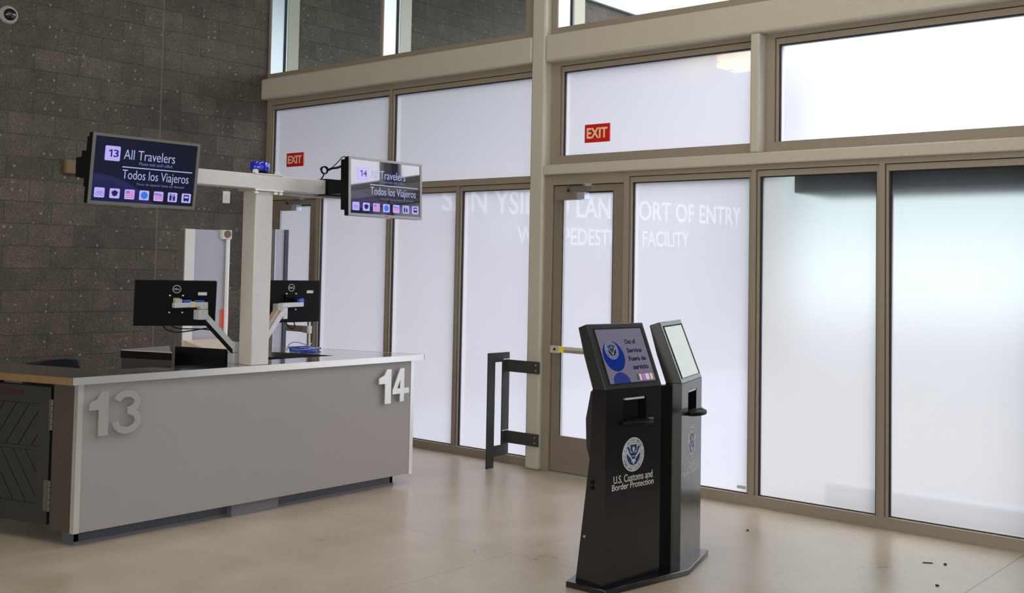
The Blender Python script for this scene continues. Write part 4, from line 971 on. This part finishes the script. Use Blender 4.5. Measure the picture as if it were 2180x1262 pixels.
# ================================================================== GUARD RAIL BY THE COLUMN
gr = thing('guard_rail', 'dark flat-bar guard rail bolted to the steel column by the door', 'guard rail', (7.30, 6.41, 0))
MB().box(-0.045, 0.048, -0.006, 0.006, 0, 1.008).build('outer_post', RAIL_DARK, gr)
MB().box(0.150, 0.242, -0.006, 0.006, 0.098, 1.008).build('inner_post', RAIL_DARK, gr)
MB().box(0.048, 0.150, -0.006, 0.006, 0.925, 1.008).build('top_bar', RAIL_DARK, gr)
MB().box(0.048, 0.150, -0.006, 0.006, 0.098, 0.190).build('bottom_bar', RAIL_DARK, gr)
for z0, z1 in ((0.836, 0.942), (0.205, 0.312)):
    am = MB().box(0.212, 0.226, -0.368, -0.006, z0, z1).build('arm', RAIL_DARK, gr)
    for zz in (z0 + 0.03, z1 - 0.03):
        MB().cyl((0.212, -0.335, zz), (0.206, -0.335, zz), 0.007, 10).build('screw', STAINLESS, am)
    MB().box(0.155, 0.235, -0.012, -0.006, z1 + 0.001, z1 + 0.008).build('weld_gap', WHITE_GLOSS, gr)

# ================================================================== KIOSKS
kk = thing('self_service_kiosk', 'pair of charcoal touchscreen kiosks joined on one base plate', 'kiosk', (5.4, 3.6, 0))
KO = Vector((5.4, 3.6, 0))
basep = [(4.915, 3.735), (4.920, 3.470), (5.610, 3.368), (6.085, 3.515), (6.02, 3.78), (5.50, 3.92)]
MB().prism([(x - KO.x, y - KO.y) for x, y in basep], lambda a, b, t: (a, b, t), 0, 0.032).build('base_plate', KIOSK, kk, bevel=0.004)
KW = 0.485
def seal(parent, fn, cx, cz, r, mats, t=0.0):
    white, navy, ink = mats
    b = MB(); b.prism(flat_disc(cx, cz, r, r, 56), fn, t, t + 0.0015); o = b.build('emblem', white, parent)
    b = MB(); ring(b, fn, cx, cz, r * 0.70, r * 0.725, t + 0.0015, t + 0.002, 48)
    # ring lettering
    def arc(body, a_mid, span, rad, flip):
        n = len(body)
        for i, chh in enumerate(body):
            if chh == ' ': continue
            f = (i + 0.5) / n - 0.5
            a = a_mid - f * span if not flip else a_mid + f * span
            vs, fs, bb = text_geo(chh, 0.008)
            h = r * 0.145; sc_ = h / 0.72
            wch = (bb[1] - bb[0]) * sc_
            P = []
            for vx, vy, vz in vs:
                lx = (vx - (bb[0] + bb[1]) / 2) * sc_; ly = vy * sc_ - h / 2
                if not flip: px, pz = (rad + ly) * math.cos(a) + lx * math.sin(a), (rad + ly) * math.sin(a) - lx * math.cos(a)
                else: px, pz = (rad - ly) * math.cos(a) - lx * math.sin(a), (rad - ly) * math.sin(a) + lx * math.cos(a)
                P.append(fn(cx + px, cz + pz, t + (0.002 if vz > 0 else 0.0015)))
            b.add(P, fs)
    arc('U.S. DEPARTMENT OF', R(90), R(200), r * 0.86, False)
    arc('HOMELAND SECURITY', R(270), R(150), r * 0.86, True)
    b.build('ring_lettering', ink, o)
    # eagle: raised wings, head, shield, tail arcs
    e = MB(); q = lambda a, z: (cx + a * r, cz + z * r); T = (t + 0.002, t + 0.0026)
    e.prism([q(-0.30, 0.58), q(0.30, 0.58), q(0.27, 0.26), q(0.12, 0.12), q(-0.12, 0.12), q(-0.27, 0.26)], fn, *T)
    for s in (-1, 1):
        pts = [q(0.62 * s, 0.52), q(0.36 * s, 0.42), q(0.30 * s, 0.16), q(0.14 * s, 0.04), q(0.20 * s, -0.08), q(0.36 * s, 0.06)]
        e.prism(pts if s > 0 else pts[::-1], fn, *T)
        pts = [q(0.60 * s, 0.10), q(0.26 * s, -0.20), q(0.10 * s, -0.42), q(0.0, -0.44), q(0.0, -0.64), q(0.30 * s, -0.56), q(0.52 * s, -0.34), q(0.62 * s, -0.08)]
        e.prism(pts if s > 0 else pts[::-1], fn, *T)
    e.prism([q(-0.20, 0.10), q(0.20, 0.10), q(0.22, -0.10), q(0.10, -0.26), q(-0.10, -0.26), q(-0.22, -0.10)], fn, t + 0.0026, t + 0.003)
    e.build('eagle', navy, o)
    e = MB(); e.prism([q(-0.10, 0.18), q(0.08, 0.18), q(0.10, 0.38), q(0.0, 0.48), q(-0.12, 0.40), q(-0.15, 0.33), q(-0.05, 0.33)], fn, t + 0.003, t + 0.0034)
    e.prism([q(-0.10, -0.30), q(0.10, -0.30), q(0.24, -0.44), q(0.08, -0.42), q(0.05, -0.56), q(-0.05, -0.56), q(-0.08, -0.42), q(-0.24, -0.44)], fn, t + 0.003, t + 0.0034)
    e.prism([q(-0.16, -0.07), q(0.16, -0.07), q(0.15, -0.11), q(-0.15, -0.11)], fn, t + 0.003, t + 0.0034)
    e.build('eagle_head', white, o)
    return o

def kiosk(org, th, tilt_deg, HL, seal_mats, scr, letters, left_pod):
    th = R(th); U = Vector((math.cos(th), math.sin(th), 0)); Bk = Vector((-math.sin(th), math.cos(th), 0))
    O = Vector(org) - KO
    def P(u, d, z): return tuple(O + U * u + Bk * d + Vector((0, 0, z)))
    prof = lambda a, b, t: P(t, a, b)
    solid = [(0, 0.032), (0, 1.10), (0.10, 1.10), (0.11, 0.75), (0.205, 0.032)]
    notch = [(0, 0.032), (0, 0.925), (0.07, 0.925), (0.07, 1.048), (0, 1.048), (0, 1.10), (0.10, 1.10), (0.11, 0.75), (0.205, 0.032)]
    u0, u1 = 0.145, 0.350
    body = MB().prism(solid, prof, 0, u0).prism(notch, prof, u0, u1).prism(solid, prof, u1, KW)
    bo = body.build('kiosk_body', KIOSK, kk)
    face = lambda a, b, t: P(a, -t, b)
    MB().prism([(u0, 0.925), (u1, 0.925), (u1, 1.048), (u0, 1.048)], face, -0.068, -0.060).build('recess_lining', BLACK_VOID, bo)
    # passport tray
    tr = [(u0 - 0.01, 0.0), (u1 + 0.01, 0.0)] + [((u0 + u1) / 2 + (u1 - u0 + 0.06) / 2 * math.cos(a), -0.085 * math.sin(a)) for a in [math.pi * i / 14 for i in range(1, 14)]]
    MB().prism(tr, lambda a, b, t: P(a, b, t), 0.900, 0.922).build('reader_tray', BLACK_PLASTIC, bo, bevel=0.005)
    MB().prism([(u0 + 0.02, 0.05), (u1 - 0.02, 0.05), (u1 - 0.02, 0.0), (u0 + 0.02, 0.0)], lambda a, b, t: P(a, b, t), 1.036, 1.047).build('reader_lamp', WHITE_PLASTIC, bo)
    MB().prism([(u1 - 0.01, -0.045), (u1 + 0.03, -0.03), (u1 + 0.025, -0.01), (u1 - 0.01, -0.02)], lambda a, b, t: P(a, b, t), 0.9215, 0.927).build('tray_insert', BEZEL_GREY, bo)
    # screen housing, leaning back
    tl = R(tilt_deg); S_, C2 = math.sin(tl), math.cos(tl)
    head = [(0, 1.10), (HL * S_, 1.10 + HL * C2), (HL * S_ + 0.062, 1.10 + HL * C2 - 0.022), (HL * S_ * 0.55 + 0.080, 1.10 + HL * C2 * 0.48), (0.098, 1.10)]
    ho = MB().prism(head, prof, -0.004, KW + 0.004).build('screen_housing', KIOSK_HEAD, kk, bevel=0.004)
    def hf(a, b, t):   # on the leaning face: a across, b up along the lean, t outwards
        return P(a, b * S_ - t * C2, 1.10 + b * C2 + t * S_)
    sx0, sx1, sz0, sz1 = 0.045, KW - 0.035, 0.032, HL - 0.035
    fr = MB()
    for a0, a1, b0, b1 in ((sx0 - 0.003, sx0, sz0 - 0.003, sz1 + 0.008), (sx1, sx1 + 0.009, sz0 - 0.003, sz1 + 0.008), (sx0, sx1, sz0 - 0.003, sz0), (sx0, sx1, sz1, sz1 + 0.008)):
        fr.prism([(a0, b0), (a1, b0), (a1, b1), (a0, b1)], hf, -0.001, 0.004)
    fr.build('screen_gasket', BLACK_VOID, ho)
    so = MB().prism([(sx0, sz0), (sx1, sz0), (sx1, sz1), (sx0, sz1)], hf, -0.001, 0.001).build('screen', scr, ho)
    sW, sH = sx1 - sx0, sz1 - sz0
    X = lambda f: sx0 + f * sW
    Z = lambda f: sz1 - f * sH
    if letters:
        b = MB(); b.prism(flat_disc(X(0.25), Z(0.50), 0.22 * sW, 0.285 * sH, 40), hf, 0.001, 0.0016); gl = b.build('globe_picture', LIT_GLOBE, so)
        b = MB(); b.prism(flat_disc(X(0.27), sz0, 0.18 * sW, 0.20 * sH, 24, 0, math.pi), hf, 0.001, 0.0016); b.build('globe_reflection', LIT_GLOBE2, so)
        seal(so, hf, X(0.235), Z(0.39), 0.135 * sW, (LIT_SEAL, LIT_INK, LIT_INK), 0.0016)
        b = MB()
        for body_, f0, f1, z0, z1 in (('Out of', 0.56, 0.80, 0.29, 0.20), ('Service', 0.56, 0.88, 0.455, 0.365), ('Fuera de', 0.55, 0.92, 0.61, 0.52), ('servicio', 0.585, 0.92, 0.77, 0.68)):
            b = MB(); text(b, body_, hf, X(f0), X(f1), Z(z0), Z(z1), 0.001, 0.0018, bold=0.035)
            b.build('screen_text', LIT_INK, so)
        for (f0, f1, mm_) in ((0.60, 0.66, LIT_GREEN), (0.66, 0.70, LIT_WHITE), (0.70, 0.74, LIT_RED), (0.745, 0.80, LIT_VIOLET), (0.80, 0.87, LIT_WHITE), (0.875, 0.90, LIT_RED), (0.90, 0.945, LIT_WHITE), (0.945, 0.97, LIT_RED)):
            MB().prism([(X(f0), Z(0.97)), (X(f1), Z(0.97)), (X(f1), Z(0.86)), (X(f0), Z(0.86))], hf, 0.001, 0.0018).build('flag_picture', mm_, so)
    seal(bo, face, 0.238, 0.729, 0.095, seal_mats, 0.0)
    b = MB(); text(b, 'U.S. Customs and', face, 0.072, 0.412, 0.583, 0.625, 0, 0.001, bold=0.003); text(b, 'Border Protection', face, 0.060, 0.422, 0.545, 0.580, 0, 0.001, bold=0.003)
    b.build('lettering', seal_mats[3] if len(seal_mats) > 3 else LETTER_CREAM, bo)
    if left_pod:
        pod = [(0.098, 1.095), (0.118, 1.085), (0.152, 0.93), (0.145, 0.78), (0.125, 0.72), (0.10, 0.72)]
        MB().prism(pod, prof, 0.003, KW - 0.02).build('rear_housing', KIOSK_HEAD, bo, bevel=0.004)
        for zz, dd in ((0.59, 0.09), (0.56, 0.09)):
            MB().cyl(P(0, dd, zz), P(-0.006, dd, zz), 0.012, 14).build('lock', BLACK_PLASTIC, bo)
        MB().cyl(P(0, 0.14, 0.285), P(-0.006, 0.14, 0.285), 0.008, 12).build('key_lock', STAINLESS, bo)
    return P
class SM(tuple): pass
def seal3(w_, n_, i_): return (w_, n_, i_)
kiosk((4.95, 3.505, 0), -5.5, 23.0, 0.385, (SEAL_WHITE, SEAL_BLUE, SEAL_INK), LIT_GREYLILAC, True, True)
PK2 = kiosk((5.579, 3.409, 0), 17.0, 21.5, 0.383, (SEAL_WHITE, SEAL_BLUE, SEAL_INK), LIT_GLARE, False, False)
spn = MB(); a0 = Vector((4.95, 3.505, 0)) + Vector((math.cos(R(-5.5)), math.sin(R(-5.5)), 0)) * KW - KO; a1 = Vector((5.579, 3.409, 0)) - KO
off = Vector((0.01, 0.05, 0))
spn.hexa([tuple(a0 + off + Vector((0, 0, 0.032))), tuple(a1 + Vector((0, 0.05, 0.032))), tuple(a1 + Vector((0.02, 0.10, 0.032))), tuple(a0 + Vector((0.02, 0.10, 0.032))),
          tuple(a0 + off + Vector((0, 0, 1.09))), tuple(a1 + Vector((0, 0.05, 1.09))), tuple(a1 + Vector((0.02, 0.10, 1.09))), tuple(a0 + Vector((0.02, 0.10, 1.09)))])
spo = spn.build('spine_panel', BLACK_PLASTIC, kk)

# ================================================================== SCRAPS ON THE FLOOR
def scrap(loc_, rz, pts, h, label, name):
    o = MB().prism(pts, lambda a, b, t: (a, b, t), 0, h).build(name, DEBRIS); o.location = loc_; o.rotation_euler = (0, 0, rz)
    return tag(o, label, 'debris', 'scraps on the floor')
scrap((6.872, 2.44, 0), R(-56), [(-0.03, -0.004), (0.03, -0.003), (0.03, 0.003), (-0.03, 0.004)], 0.005, 'thin dark twig on the floor near the right etched panes', 'twig')
scrap((6.91, 2.348, 0), 0.3, [(-0.010, -0.008), (0.006, -0.010), (0.012, 0.0), (0.004, 0.009), (-0.009, 0.006)], 0.008, 'dark crumb just right of the twig on the floor', 'pebble')
scrap((6.412, 2.223, 0), 1.1, [(-0.009, -0.006), (0.008, -0.008), (0.010, 0.004), (-0.004, 0.008)], 0.007, 'dark crumb beside the floor joint at lower right', 'pebble')
scrap((6.834, 3.644, 0), 2.0, [(-0.008, -0.006), (0.007, -0.007), (0.009, 0.005), (-0.005, 0.008)], 0.008, 'dark crumb on the floor right of the kiosks', 'pebble')
